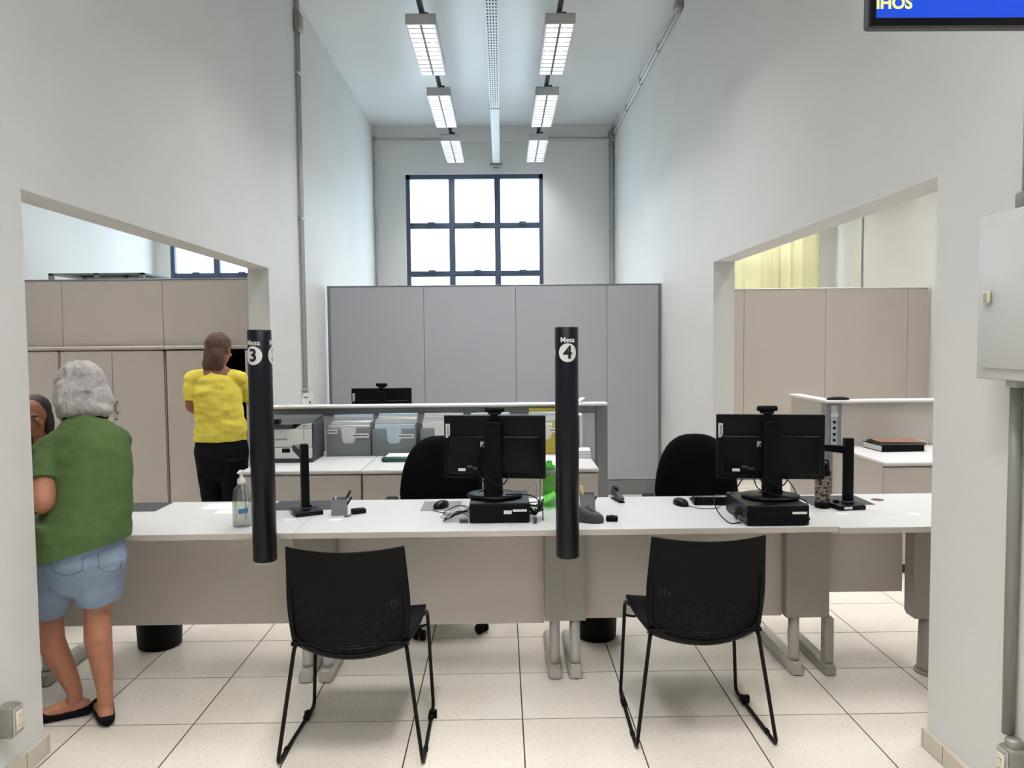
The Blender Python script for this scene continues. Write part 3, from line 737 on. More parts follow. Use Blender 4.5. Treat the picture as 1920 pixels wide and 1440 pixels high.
def make_chair():
    t = thing('visitor_chair', 'x', 'chair', (0, 0, 0), 0, 'black plastic visitor chairs on sled legs')
    mb, S = chair_shell()
    o = mb.build('backrest', BLKP, t)
    m = o.modifiers.new('s', 'SOLIDIFY'); m.thickness = .006; m.offset = 0
    # raised rim around the lower back and along the bottom
    rim = bez([Vector(S(-.93, .62))+Vector((0, -.004, 0)), Vector(S(-.93, .35))+Vector((0, -.006, 0)), Vector(S(-.90, .14))+Vector((0, -.008, 0)), Vector(S(-.55, .07))+Vector((0, -.008, 0)), Vector(S(0, .055))+Vector((0, -.008, 0)),
               Vector(S(.55, .07))+Vector((0, -.008, 0)), Vector(S(.90, .14))+Vector((0, -.008, 0)), Vector(S(.93, .35))+Vector((0, -.006, 0)), Vector(S(.93, .62))+Vector((0, -.004, 0))])
    MB().tube(rim, .007, 8).build('back_rim', BLKP, t)
    rows = MB(); nx, ny = 16, 16; vs = []; fs = []
    for j in range(ny+1):
        for i in range(nx+1):
            u = -1+2*i/nx; q = j/ny; y = -.225+.455*q
            hw = .212+.022*math.sin(q*PI*.7); z = .452-.018*(1-u*u)*math.sin(q*PI*.8)-.03*max(0, q-.8)**2*25*.2+.05*max(0, .12-q)
            vs.append((u*hw, y, z))
    for j in range(ny):
        for i in range(nx): fs.append((j*(nx+1)+i, j*(nx+1)+i+1, (j+1)*(nx+1)+i+1, (j+1)*(nx+1)+i))
    rows.add(vs, fs, True); o = rows.build('seat', BLKP, t)
    m = o.modifiers.new('s', 'SOLIDIFY'); m.thickness = .012; m.offset = -1
    rr = .0076
    for s in (-1, 1):
        p = fillet([(s*.196, -.150, .436), (s*.207, -.196, .436), (s*.268, -.238, .0078), (s*.255, .232, .0078), (s*.236, .222, .42), (s*.236, .14, .436), (s*.16, .02, .432)], .028)
        MB().tube(p, rr, 10).build('side_frame', BLKM, t)
        MB().box(s*.2575-.011, s*.2575+.011, .10, .165, .0, .024, .005, 2).build('link_clip', BLKP, t)
        MB().box(s*.2575-.008, s*.2575+.016*s+.008, .118, .135, .0, .036, .004, 1).build('clip_hook', BLKP, t)
        MB().box(s*.2655-.009, s*.2655+.009, -.15, -.12, .0, .018, .004, 1).build('glide', BLKP, t)
        MB().tube(fillet([(s*.2375, .224, .36), (s*.20, .215, .352), (s*.15, .10, .42), (s*.14, .02, .43)], .03), .0055, 8).build('seat_brace', BLKM, t)
    MB().tube([(-.16, .02, .428), (.16, .02, .428)], rr, 10).build('crossbar', BLKM, t)
    MB().tube([(-.2, -.16, .432), (.2, -.16, .432)], rr, 10).build('crossbar', BLKM, t)
    return t
ch = make_chair(); ch['label'] = 'black perforated plastic chair on sled legs, left one in front of the counter'
ch.location = (-.567, 3.05, 0); ch.rotation_euler = (0, 0, math.radians(-1.2))
dup(ch, 'black perforated plastic chair on sled legs, right one in front of the counter', (.764, 3.135, 0), math.radians(.4))

# ------------------------------------------------------------------ office chairs
def shield(hw, zb, zt, n=40, p=2.6):
    """rounded-top outline (x,z)"""
    pts = []; zm = zb+(zt-zb)*.38
    for i in range(n):
        a = 2*PI*i/n; c, s = math.cos(a), math.sin(a)
        x = abs(c)**(2/p)*(1 if c > 0 else -1)
        z = abs(s)**(2/p)*(1 if s > 0 else -1)
        ww = hw*(1-.10*max(0, z))*(1-.06*max(0, -z))
        pts.append((x*ww, zm+(z*(zt-zm) if z > 0 else z*(zm-zb))))
    return pts
def make_office_chair():
    t = thing('office_chair', 'x', 'chair', (0, 0, 0), 0, 'black upholstered office chairs behind the counter')
    # faces -Y (towards the counter); backrest at +Y
    o = shield(.235, .50, 1.015); n = len(o); vs = []; fs = []
    lev = [(-.045, .0), (-.045, .55), (-.040, .86), (-.022, .97), (.0, 1.0), (.02, .96), (.03, .85), (.03, 0.)]
    for (dy, s) in lev:
        for (x, z) in o:
            zz = .75+(z-.75)*s; xx = x*s; vs.append((xx, .20+dy+.035*((zz-.5)/.5)-.0+.35*0-(.9*xx*xx), zz))
    for j in range(len(lev)-1):
        for i in range(n): fs.append((j*n+i, j*n+(i+1) % n, (j+1)*n+(i+1) % n, (j+1)*n+i))
    MB().add(vs, fs, True).build('backrest', FABB, t)
    MB().box(-.03, .03, .215, .235, .38, .72, .006, 2).box(-.03, .03, .02, .23, .375, .40, .006, 2).build('back_bar', BLKM, t)
    s = MB(); prof = [(.0, .42), (.16, .42), (.225, .432), (.245, .455), (.24, .485), (.20, .502), (0, .508)]
    s.lathe(prof, 36, sx=1., sy=.96); s.build('seat', FABB, t)
    MB().box(-.1, .1, -.1, .1, .385, .42, .01, 1).build('seat_plate', BLKM, t)
    MB().lathe([(.028, .08), (.028, .22), (.018, .222), (.018, .39)], 18).build('gas_column', BLKM, t)
    for k in range(5):
        a = PI/2+k*2*PI/5+.2; d = Vector((math.cos(a), math.sin(a), 0))
        leg = MB().tube([d*.02+Vector((0, 0, .115)), d*.16+Vector((0, 0, .10)), d*.29+Vector((0, 0, .075))], .02, 10, radii=[.026, .021, .016]).build('base_arm', BLKP, t)
        c = d*.285; q = Vector((-d.y, d.x, 0))
        for sgn in (-1, 1): MB().cyl(c+q*(sgn*.012)+Vector((0, 0, .027)), c+q*(sgn*.028)+Vector((0, 0, .027)), .027, 18).build('caster_wheel', BLKP, leg)
        MB().cyl(c+Vector((0, 0, .03)), c+Vector((0, 0, .085)), .008, 10).ell(c+Vector((0, 0, .045)), (.018, .018, .018), 12, 8).build('caster_fork', BLKM, leg)
    for sx in (-1, 1):
        MB().tube(fillet([(sx*.12, .02, .41), (sx*.27, .02, .42), (sx*.275, .02, .66)], .04), .013, 10).build('arm_post', BLKM, t)
        MB().box(sx*.275-.035, sx*.275+.035, -.14, .12, .66, .69, .014, 3).build('armrest', BLKP, t)
    return t
oc = make_office_chair(); oc['label'] = 'black office chair with rounded back behind the left monitor'; oc.location = (-.345, 4.30, 0); oc.rotation_euler = (0, 0, math.radians(4))
dup(oc, 'black office chair with rounded back and armrests behind the right monitor', (1.085, 4.26, 0), math.radians(-6))

# ------------------------------------------------------------------ waste bins
def bin_(label, x, y, r):
    t = thing('waste_bin', label, 'bin', (x, y, 0), 0, 'black waste bins under the counter')
    MB().lathe([(r*.86, 0), (r*.9, .004), (r, .27), (r+.006, .275), (r+.006, .285), (r-.004, .285), (r*.88, .01), (0, .01)], 30).build('bucket', BLKP, t)
    MB().tube([(math.cos(a)*(r+.004), math.sin(a)*(r+.004), .28) for a in [2*PI*i/30 for i in range(31)]], .006, 6).build('rim', BLKP, t)
bin_('black waste bin under the left desk beside the person in green', -1.79, 4.02, .118)
bin_('black waste bin under the desk behind the right black chair', .485, 4.05, .112)

# ------------------------------------------------------------------ computers
def make_pc(label, x, y, w=.272, d=.30, h=.092, stickers=1):
    t = thing('desktop_computer', label, 'computer', (x, y, DZ))
    MB().box(-w/2, w/2, 0, d, .004, h, .003, 1).build('case', BLKS, t)
    MB().box(-w/2+.004, w/2-.004, -.003, .0, .008, h-.006, .001, 1).build('rear_panel', BLKP, t)
    for sx in (-1, 1):
        for yy in (.03, d-.03): MB().lathe([(.01, 0), (.01, .0045)], 10, (sx*(w/2-.03), yy, 0)).build('rubber_foot', BLKM, t)
    MB().box(w/2-.075, w/2-.012, -.0045, -.003, .052, .062).build('sticker', PAPER, t)
    if stickers > 1: MB().box(w/2-.115, w/2-.08, -.0045, -.003, .042, .058).build('sticker', PAPER, t)
    for k in range(10): MB().box(-w/2-.001, -w/2+.0005, .03+k*.012, .036+k*.012, .03, .06).build('vent_slot', DARKGAP, t)
    return t
def make_monitor(label, x, y, z, yaw, tilt_dx=0., detail=True, stand=True):
    """screen faces +Y (away); seen from the back"""
    t = thing('monitor', label, 'monitor', (x, y, z), yaw)
    W, H = .478, .295; zb = .080
    p = MB().box(-W/2, W/2, .045, .060, zb, zb+H, .003, 1).build('back_cover', BLKS, t)
    MB().box(-W/2, W/2, .0605, .066, zb, zb+H, .001, 1).build('bezel', BLKP, t)
    MB().box(-W/2+.006, W/2-.006, .0655, .0668, zb+.012, zb+H-.006).build('screen', mat('dark_screen', (10, 12, 16), .15, var=.05, emit=(180, 200, 230), estr=.06), t)
    MB().box(-W/2+.02, W/2-.02, .030, .046, zb+.02, zb+.20, .008, 2).build('rear_bulge', BLKS, t)
    lg = MB().box(-W/2+.008, -W/2+.028, .0442, .0452, zb+H-.105, zb+H-.04).build('brand_plate', PRNT, t)
    tm = text_mb('Lenovo', .016, .0003); tm.xform(Matrix.Rotation(-PI/2, 4, 'Y'))
    text_build(tm, 'lettering', PRNB, lg, (-W/2+.018, .0439, zb+H-.0725))
    for sx, sw, sz in ((-.17, .034, .035), (-.128, .026, .05), (-.1, .026, .042)):
        MB().box(sx, sx+sw, .0288, .030, zb+sz, zb+sz+.013).build('sticker', PAPER if sx < -.15 else CHAR, t)
    if stand:
        MB().prism([(-.043, .006), (.043, .006), (.036, .335), (.028, .348), (-.028, .348), (-.036, .335)], 1, -.022, .02).build('column', BLKP, t)
        MB().box(-.045, .045, .02, .046, zb+.11, zb+.21, .01, 2).build('hinge', BLKP, t)
        MB().lathe([(.125, 0), (.13, .004), (.128, .011), (.11, .015), (0, .017)], 40, (0, .03, 0), sy=.88).build('base', BLKS, t)
    if detail:
        for pts in ([(-.055, .028, zb+.16), (-.075, .0, zb+.1), (-.065, -.005, zb+.03), (-.03, -.025, .05), (-.06, -.04, .03)],
                    [(.045, .028, zb+.13), (.085, .005, zb+.08), (.06, -.01, zb-.005), (.02, -.03, zb-.03), (.03, -.04, .02)],
                    [(-.03, .028, zb+.18), (-.06, .005, zb+.14), (-.05, .0, zb+.06), (-.02, -.03, zb+.01), (.02, -.035, zb-.02), (.05, -.03, .03)]):
            MB().tube(bez(pts, 6), .0028, 6).build('cable', BLKM, t)
        MB().box(-.062, -.045, .015, .03, zb+.15, zb+.175).build('plug', STEEL, t)
    return t
def webcam(label, x, y, z, yaw):
    t = thing('webcam', label, 'webcam', (x, y, z), yaw)
    MB().box(-.047, .047, .0, .026, .012, .038, .01, 3).build('camera_body', BLKS, t)
    MB().box(-.03, .03, .0, .034, .002, .012, .003, 1).box(-.018, .018, -.014, -.002, -.045, .010, .003, 1).build('clip', BLKP, t)
    MB().cyl((0, .024, .025), (0, .03, .025), .009, 14).build('lens', BLKM, t)
    return t
pc1 = make_pc('black desktop computer under the left monitor on the counter', -.017, 3.46, .268, .30, .09, 2)
mo1 = make_monitor('black monitor seen from behind, left one on the counter', -.045, 3.60, DZ+.0905, math.radians(-8))
webcam('black webcam on top of the left counter monitor', -.038, 3.652, DZ+.0905+.3765, math.radians(-8))
pc2 = make_pc('black desktop computer under the right monitor on the counter', 1.19, 3.342, .27, .325, .09, 1)
mo2 = make_monitor('black monitor seen from behind, right one on the counter', 1.215, 3.50, DZ+.0905, math.radians(-9))
webcam('black webcam on top of the right counter monitor', 1.212, 3.553, DZ+.0905+.3765, math.radians(-9))
pc0 = make_pc('black desktop computer on the left desk behind the wall edge', -2.19, 3.46, .10, .30, .29)
mo0 = make_monitor('black monitor on the left desk, mostly behind the wall edge', -2.49, 3.70, DZ, 0, detail=False)
mo3 = make_monitor('black monitor showing above the low partition in the middle bay', -.965, 6.22, .82, 0, detail=False)
webcam('black webcam on the monitor behind the low partition', -.965, 6.272, .82+.3765, 0)
# back desk that carries the far monitor
t = thing('back_desk', 'white desk hidden behind the low partition in the middle bay', 'desk', (-.5, 6.05, 0))
MB().box(-1.1, 1.1, 0, .7, .79, .816, .002, 1).build('top', LAM_W, t)
for sx in (-1.02, 1.0): MB().box(sx, sx+.03, .05, .65, 0, .79).build('leg', LEGL, t)
# loose cables belonging to the computers
def cables(parent, sets, r=.0022, m=BLKM):
    for pts in sets: MB().tube(bez(pts, 7), r, 6).build('cable', m, parent)
WCAB = mat('white_cable', (206, 204, 200), .5, var=.02)
random.seed(3)
for k in range(7):
    a = random.uniform; h0 = a(.015, .06)
    pts = [(-.134, .03+k*.02, h0), (-.17-a(0, .02), .03+a(-.02, .05), h0+a(0, .03)), (-.22-a(0, .05), .05+a(-.04, .08), a(.009, .022)), (-.19-a(0, .03), .10+a(-.03, .03), a(.009, .022)), (-.15, .16+a(-.03, .03), a(.01, .03)), (-.134, .2, .04)]
    cables(pc1, [pts], .0022, WCAB if k % 2 else BLKM)
for k in range(8):
    a = random.uniform; h0 = a(.02, .08)
    pts = [(.134, .05+k*.015, h0), (.155+a(0, .02), .05+a(-.04, .05), h0+a(-.01, .03)), (.185+a(0, .02), .08+a(-.06, .08), a(.03, .10)), (.165, .13+a(-.03, .03), a(.01, .03)), (.137, .15+a(-.03, .03), a(.01, .06))]
    cables(pc1, [pts], .0024, BLKM)
MB().box(.15, .166, -.02, .0, .003, .028, .002, 1).build('plug', CHAR, pc1)
MB().box(-.18, -.142, .01, .03, .003, .016, .002, 1).build('plug', CHAR, pc1)
for k in range(4):
    a = random.uniform
    pts = [(-.135, .05+.02*k, .03+.01*k), (-.15-.02*a(0, 1), .05+a(-.02, .02), .05), (-.165, .08+a(-.03, .05), .008+a(0, .03)), (-.15, .12, .03+a(0, .03)), (-.136, .16, .04)]
    cables(pc2, [pts], .0022)
for lab, org, pts in (('black cable arching from the left monitor stand to the counter', pc1.location, [(.03, .05, .118), (.08, .02, .125), (.15, .0, .12), (.19, .02, .07), (.195, .03, .004)]),
        ('black cable looping left of the right computer up to its monitor', pc2.location, [(-.145, .06, .004), (-.20, .05, .006), (-.235, .12, .05), (-.22, .20, .10), (-.15, .19, .105), (-.09, .17, .20)]),
        ('black cable drooping across the foot of the right monitor', pc2.location, [(-.075, .11, .20), (-.06, .09, .15), (.0, .075, .125), (.09, .07, .108), (.145, .06, .09), (.15, .05, .004)]),
        ('thin black cable hanging behind the right end of the right monitor', pc2.location, [(.12, .25, .17), (.15, .22, .12), (.16, .18, .06), (.165, .16, .004)])):
    o_ = Vector(pts[-1] if 'looping' not in lab else pts[0]); o = MB().tube([p-o_ for p in bez(pts, 8)], .0026, 8).build('computer_cable', BLKM, None, Vector(org)+o_); tag(o, lab, 'cable')
MB().box(.137, .152, .03, .05, .015, .03, .003, 1).build('plug', CHAR, pc2)

# ------------------------------------------------------------------ document scanners
def scanner(label, x, y, yaw, arm=True):
    t = thing('document_scanner', label, 'scanner', (x, y, DZ), yaw, 'black overhead document scanners')
    MB().box(-.075, .06, -.055, .075, .0, .022, .004, 2).build('base', BLKS, t)
    MB().box(-.02, .022, -.012, .022, .022, .335, .004, 2).build('column', BLKP, t)
    MB().box(-.022, .024, -.014, .024, .022, .034, .002, 1).build('column_foot', mat('dark_blue_plastic', (22, 24, 58), .4, var=.04), t)
    if arm:
        MB().prism([(-.018, .262), (-.018, .297), (-.175, .309), (-.175, .286)], 1, -.01, .022).build('lamp_arm', BLKS, t)
        MB().prism([(-.02, .298), (-.02, .3005), (-.173, .3118), (-.173, .3093)], 1, -.006, .018).build('arm_strip', LOUV, t)
    MB().box(-.055, -.032, .02, .045, .022, .034, .003, 1).build('button', BLKP, t)
    MB().box(-.05, -.01, -.0565, -.055, .006, .017).build('sticker', PAPER, t)
    return t
scanner('black overhead scanner beside the Mesa 3 post', -.945, 3.70, math.radians(-62))
scanner('black overhead scanner with arm raised on the right end desk', 1.648, 3.69, math.radians(6))
scanner('black overhead scanner mostly hidden behind the person in green', -1.94, 3.72, math.radians(180))
def flat(name, label, cat, x0, x1, y0, y1, z, th, m, rot=0., group=None):
    cx, cy = (x0+x1)/2, (y0+y1)/2
    o = MB().box(x0-cx, x1-cx, y0-cy, y1-cy, 0, th, min(.002, th*.3), 1).build(name, m, None, (cx, cy, z), rot); return tag(o, label, cat, group)
flat('desk_mat', 'dark grey mat behind the scanner next to the Mesa 3 post', 'mat', -1.15, -.84, 3.79, 4.01, DZ, .002, DKGREY)
flat('desk_mat', 'dark grey mat under the right scanner', 'mat', 1.50, 1.81, 3.755, 3.985, DZ, .002, DKGREY)
flat('desk_mat', 'dark grey mat on the left desk beside the person in green', 'mat', -2.1, -1.695, 3.80, 4.01, DZ, .002, DKGREY)
flat('paper_sheet', 'white printed sheet on the left desk, rear one', 'paper', -1.49, -1.28, 3.83, 3.97, DZ, .0006, PAPER)
flat('paper_sheet', 'white printed sheet on the left desk, front one near the gel bottle', 'paper', -1.39, -1.18, 3.72, 3.815, DZ, .0006, PAPER)
flat('mouse_pad', 'grey mouse pad left of the left computer', 'mouse pad', -.40, -.21, 3.735, 3.955, DZ, .002, mat('grey_pad', (132, 136, 142), .7, var=.04, vscale=60))
def mouse(label, x, y, z, yaw, cable):
    t = thing('mouse', label, 'mouse', (x, y, z), yaw)
    vs = []; fs = []; n = 20; lev = [(0, .92), (.008, 1.0), (.018, .95), (.027, .78), (.033, .45), (.035, 0.02)]
    for (z_, s) in lev:
        for i in range(n):
            a = 2*PI*i/n; vs.append((.031*s*math.cos(a), .053*s*math.sin(a)-.006*z_/.035, z_))
    for j in range(len(lev)-1):
        for i in range(n): fs.append((j*n+i, j*n+(i+1) % n, (j+1)*n+(i+1) % n, (j+1)*n+i))
    fs.append(list(range(n))[::-1]); fs.append([(len(lev)-1)*n+i for i in range(n)])
    MB().add(vs, fs, True).build('shell', BLKS, t)
    MB().cyl((-.003, .032, .0285), (.003, .032, .0285), .008, 12).build('wheel', CHAR, t)
    MB().tube(bez(cable, 8), .0018, 6).build('cable', BLKM, t)
mouse('black mouse on the grey pad left of the left computer', -.305, 3.80, DZ+.002, math.radians(150), [(0, .05, .008), (-.02, .09, .004), (-.10, .10, .0035), (-.15, .05, .006)])
mouse('black mouse left of the keyboard on the right counter desk', .872, 3.80, DZ, math.radians(-160), [(0, .05, .008), (-.04, .12, .003), (-.11, .14, .003), (-.155, .11, .006)])
# keyboard
t = thing('keyboard', 'black keyboard behind the right computer', 'keyboard', (1.16, 3.845, DZ), math.radians(-4))
MB().prism([(-.07, .004), (.07, .004), (.07, .012), (-.07, .03)], 0, -.22, .22).build('base', BLKP, t)
kb = B(-.0075, .0075, -.0075, .0075, 0, .006).mesh('key'); kb.materials.append(BLKP)
for r_ in range(5):
    for c_ in range(22):
        y = -.05+r_*.022; mkobj('key', kb, None, t, (-.205+c_*.0195, y, .0215-.0185*(y+.07)/.14+.009))
flat('paper_sheet', 'white sheet lying behind the keyboard', 'paper', .98, 1.19, 3.93, 4.01, DZ, .0006, PAPER)
# open papers behind the left monitor
def curl_sheet(label, x, y, z, w, d, lift, rot):
    mb = MB(); n = 12; vs = []; fs = []
    for i in range(n+1):
        u = i/n
        for v in (0, 1): vs.append(((u-.5)*w, (v-.5)*d, .001+lift*max(0, u-.35)**2/.42+.25*lift*max(0, .3-u)))
    for i in range(n): fs.append((i*2, i*2+2, i*2+3, i*2+1))
    mb.add(vs, fs, True); o = mb.build('paper_sheet', PAPER, None, (x, y, z), rot)
    m = o.modifiers.new('s', 'SOLIDIFY'); m.thickness = .0006; m.offset = 1
    return tag(o, label, 'paper')
curl_sheet('curled white sheet right of the left monitor stand', .15, 3.90, DZ, .23, .16, .04, .05)
curl_sheet('curled white sheet behind the right monitor stand', 1.20, 3.70, DZ+.001, .2, .07, .03, .05)

# gel bottle
t = thing('gel_bottle', 'clear pump bottle of hand sanitiser on the left desk', 'bottle', (-1.16, 3.462, DZ))
MB().lathe([(.0, .0), (.036, 0), (.042, .006), (.043, .03), (.042, .13), (.037, .16), (.024, .182), (.015, .19), (.015, .198), (.0135, .198), (.0135, .19), (.022, .181), (.0355, .158), (.0405, .13), (.0415, .03), (.04, .008), (.0, .003)], 32, sy=.72).build('bottle', CLEAR, t)
MB().lathe([(0, .004), (.039, .008), (.0408, .03), (.040, .115), (0, .115)], 32, sy=.70).build('gel', GELM, t)
MB().lathe([(.0155, .19), (.0175, .192), (.0175, .212), (.011, .214), (.011, .219), (.007, .221), (.007, .24), (0, .24)], 20).build('pump_collar', CAPW, t)
MB().box(-.010, .012, -.009, .009, .234, .252, .004, 2).box(-.006, .006, -.04, 0, .24, .25, .003, 1).build('pump_head', CAPW, t)
lb = MB(); n = 10; vs = []; fs = []
for i in range(n+1):
    a = math.radians(-90-8+i*5.8)
    for z in (.062, .083): vs.append((.0437*math.cos(a), .0437*.74*math.sin(a), z+.004*i/n))
for i in range(n): fs.append((i*2, i*2+2, i*2+3, i*2+1))
lb.add(vs, fs, True).build('label', mat('blue_label', (66, 110, 168), .5, var=.05, vscale=60), t)
# grey cube holders
CUBE = mat('grey_acrylic', (122, 123, 124), .4, spec=.5, var=.03, vscale=20)
def cube_holder(label, x, y, yaw, pens):
    t = thing('pen_holder', label, 'holder', (x, y, DZ), yaw)
    b = MB(); s = .036
    b.box(-s, s, -s, s, 0, .004); b.box(-s, -s+.003, -s, s, .004, .075); b.box(s-.003, s, -s, s, .004, .075); b.box(-s+.003, s-.003, -s, -s+.003, .004, .075); b.box(-s+.003, s-.003, s-.003, s, .004, .075)
    b.build('cup', CUBE, t)
    for (a, b2, m, r_) in pens: MB().cyl(a, b2, r_, 10).build('pen', m, t)
    return t
cube_holder('grey cube pen holder with a tilted black pen, left of the left computer', -.776, 3.69, math.radians(8), [((.0, .0, .006), (.05, .03, .105), BLKM, .006), ((-.01, .01, .006), (-.02, .02, .08), LUMW, .004), ((.01, 0, .006), (.058, -.01, .082), BLKM, .005)])
cube_holder('grey cube pen holder with a wooden handle beside the Mesa 4 post', .405, 3.74, math.radians(-4), [((-.01, 0, .006), (-.03, -.005, .115), mat('wood', (206, 172, 120), .6, var=.1, vscale=30), .006), ((.01, 0, .006), (.045, .0, .06), BLKM, .005)])
# little devices
t = thing('card_reader', 'small black card reader with cable beside the grey cube holder', 'card reader', (-.690, 3.705, DZ), math.radians(24))
MB().box(-.033, .033, -.022, .022, 0, .022, .004, 2).build('case', BLKP, t)
MB().tube(bez([(-.03, -.012, .006), (-.05, -.03, .003), (-.08, -.055, .003), (-.07, -.07, .003), (-.05, -.06, .004)], 7), .0018, 6).build('cable', BLKM, t)
t = thing('telephone_stand', 'dark rounded desk device right of the Mesa 4 post', 'desk device', (.385, 3.47, DZ), math.radians(-24))
vs = []; fs = []; n = 24; lev = [(0, 1), (.02, 1.02), (.038, .96), (.05, .8), (.056, .5), (.058, .02)]
for (z_, s) in lev:
    for i in range(n):
        a = 2*PI*i/n; vs.append((.066*s*math.cos(a), .036*s*math.sin(a), z_*(1-.25*math.cos(a))))
for j in range(len(lev)-1):
    for i in range(n): fs.append((j*n+i, j*n+(i+1) % n, (j+1)*n+(i+1) % n, (j+1)*n+i))
fs.append(list(range(n))[::-1]); fs.append([(len(lev)-1)*n+i for i in range(n)])
MB().add(vs, fs, True).build('body', CHAR, t)
t = thing('stamp_pad', 'small black stamp lying beside the dark rounded device', 'stamp', (.487, 3.475, DZ), math.radians(-10))
MB().box(-.026, .026, -.016, .016, 0, .024, .005, 2).build('body', BLKP, t)
MB().lathe([(.010, .024), (.010, .027), (0, .028)], 14).build('cap', CHAR, t)
t = thing('stapler', 'small dark stapler standing on the counter right of the Mesa 4 post', 'stapler', (.578, 3.93, DZ), math.radians(12))
MB().box(-.016, .016, -.07, .06, 0, .008, .003, 1).build('base', BLKM, t)
MB().prism([(-.07, .012), (.055, .02), (.058, .05), (.03, .056), (-.07, .026)], 0, -.011, .011).build('arm', CHAR, t)
MB().prism([(.0, .052), (.052, .054), (.05, .066), (.01, .062)], 0, -.009, .009).build('head', BLKM, t)
# bottles
t = thing('water_bottle', 'green clear plastic water bottle behind the Mesa 4 post', 'bottle', (.226, 3.80, DZ))
MB().lathe([(0, 0), (.030, 0), (.033, .005), (.033, .10), (.030, .11), (.033, .12), (.033, .165), (.029, .172), (.029, .178), (0, .178)], 28).build('body', GREENP, t)
MB().lathe([(.0335, .165), (.0345, .167), (.0345, .182), (.033, .184)], 28).build('ring', mat('grey_rubber', (150, 156, 150), .6, var=.03), t)
MB().lathe([(.031, .184), (.03, .19), (.028, .204), (.016, .206), (.014, .225), (.010, .229), (0, .229)], 24).build('cap', mat('green_plastic', (70, 176, 60), .35, var=.06), t)
t = thing('camouflage_bottle', 'camouflage patterned drinking bottle with black lid on the right', 'bottle', (1.533, 3.71, DZ))
MB().lathe([(0, 0), (.033, 0), (.036, .004), (.036, .028), (0, .028)], 28).build('boot', BLKP, t)
MB().lathe([(.0355, .028), (.036, .03), (.0362, .155), (.0355, .157)], 32).build('sleeve', CAMO, t)
MB().lathe([(.036, .157), (.0362, .175), (.034, .18), (.028, .182), (.0, .182)], 28).build('collar', BLKP, t)
MB().lathe([(.030, .182), (.031, .2), (.029, .212), (.02, .216), (0, .216)], 24).build('lid', BLKP, t)
MB().tube(fillet([(-.026, 0, .205), (-.024, 0, .228), (.024, 0, .228), (.028, 0, .200)], .01), .0045, 8).build('loop', BLKP, t)

# ------------------------------------------------------------------ things on the low cabinets
pt = thing('printer', 'white and black laser printer on the low cabinet', 'printer', (-1.46, 5.315, CZ))
MB().box(-.20, .165, .012, .34, 0, .03, .004, 1).build('base', CHAR, pt)
MB().box(-.195, .16, .0, .30, .03, .105, .006, 2).build('paper_tray', PRTW, pt)
MB().box(-.195, .16, .0, .06, .108, .235, .006, 2).build('front_panel', PRTW, pt)
MB().prism([(-.195, .236), (.05, .236), (.095, .262), (.16, .267), (.16, .236)], 1, .0, .06).build('front_cheek', PRTW, pt)
MB().box(.161, .172, .02, .34, .03, .262, .004, 1).box(-.207, -.196, .02, .34, .03, .262, .004, 1).box(-.195, .16, .061, .34, .106, .262).build('side_panel', CHAR, pt)
MB().prism([(.02, .263), (.34, .263), (.34, .30), (.16, .292), (.06, .272)], 0, -.20, .165).build('top_cover', CHAR, pt)
MB().box(-.19, .03, -.012, .08, .238, .268, .005, 1).build('control_panel', CHAR, pt)
MB().box(-.17, -.05, -.015, .05, .272, .302, .006, 1).build('display', BLKS, pt)
for r_ in range(3):
    for c_ in range(8): MB().box(-.18+c_*.024, -.166+c_*.024, -.0145, -.012, .243+r_*.008, .248+r_*.008).build('key', STEELD, pt)
MB().box(.105, .115, -.002, .001, .15, .23).build('release', LUMW, pt)
MB().box(.106, .125, -.0035, -.0005, .252, .257).build('badge', CHAR, pt)
MB().box(-.04, .015, -.004, .001, .072, .1, .002, 1).build('tray_grip', BLKM, pt)
MB().box(-.115, -.097, -.0025, -.0005, .155, .173).build('logo', PRNB, pt)
text_build(text_mb('Lexmark', .024, .0002), 'lettering', PRNB, pt, (-.045, -.0012, .164))

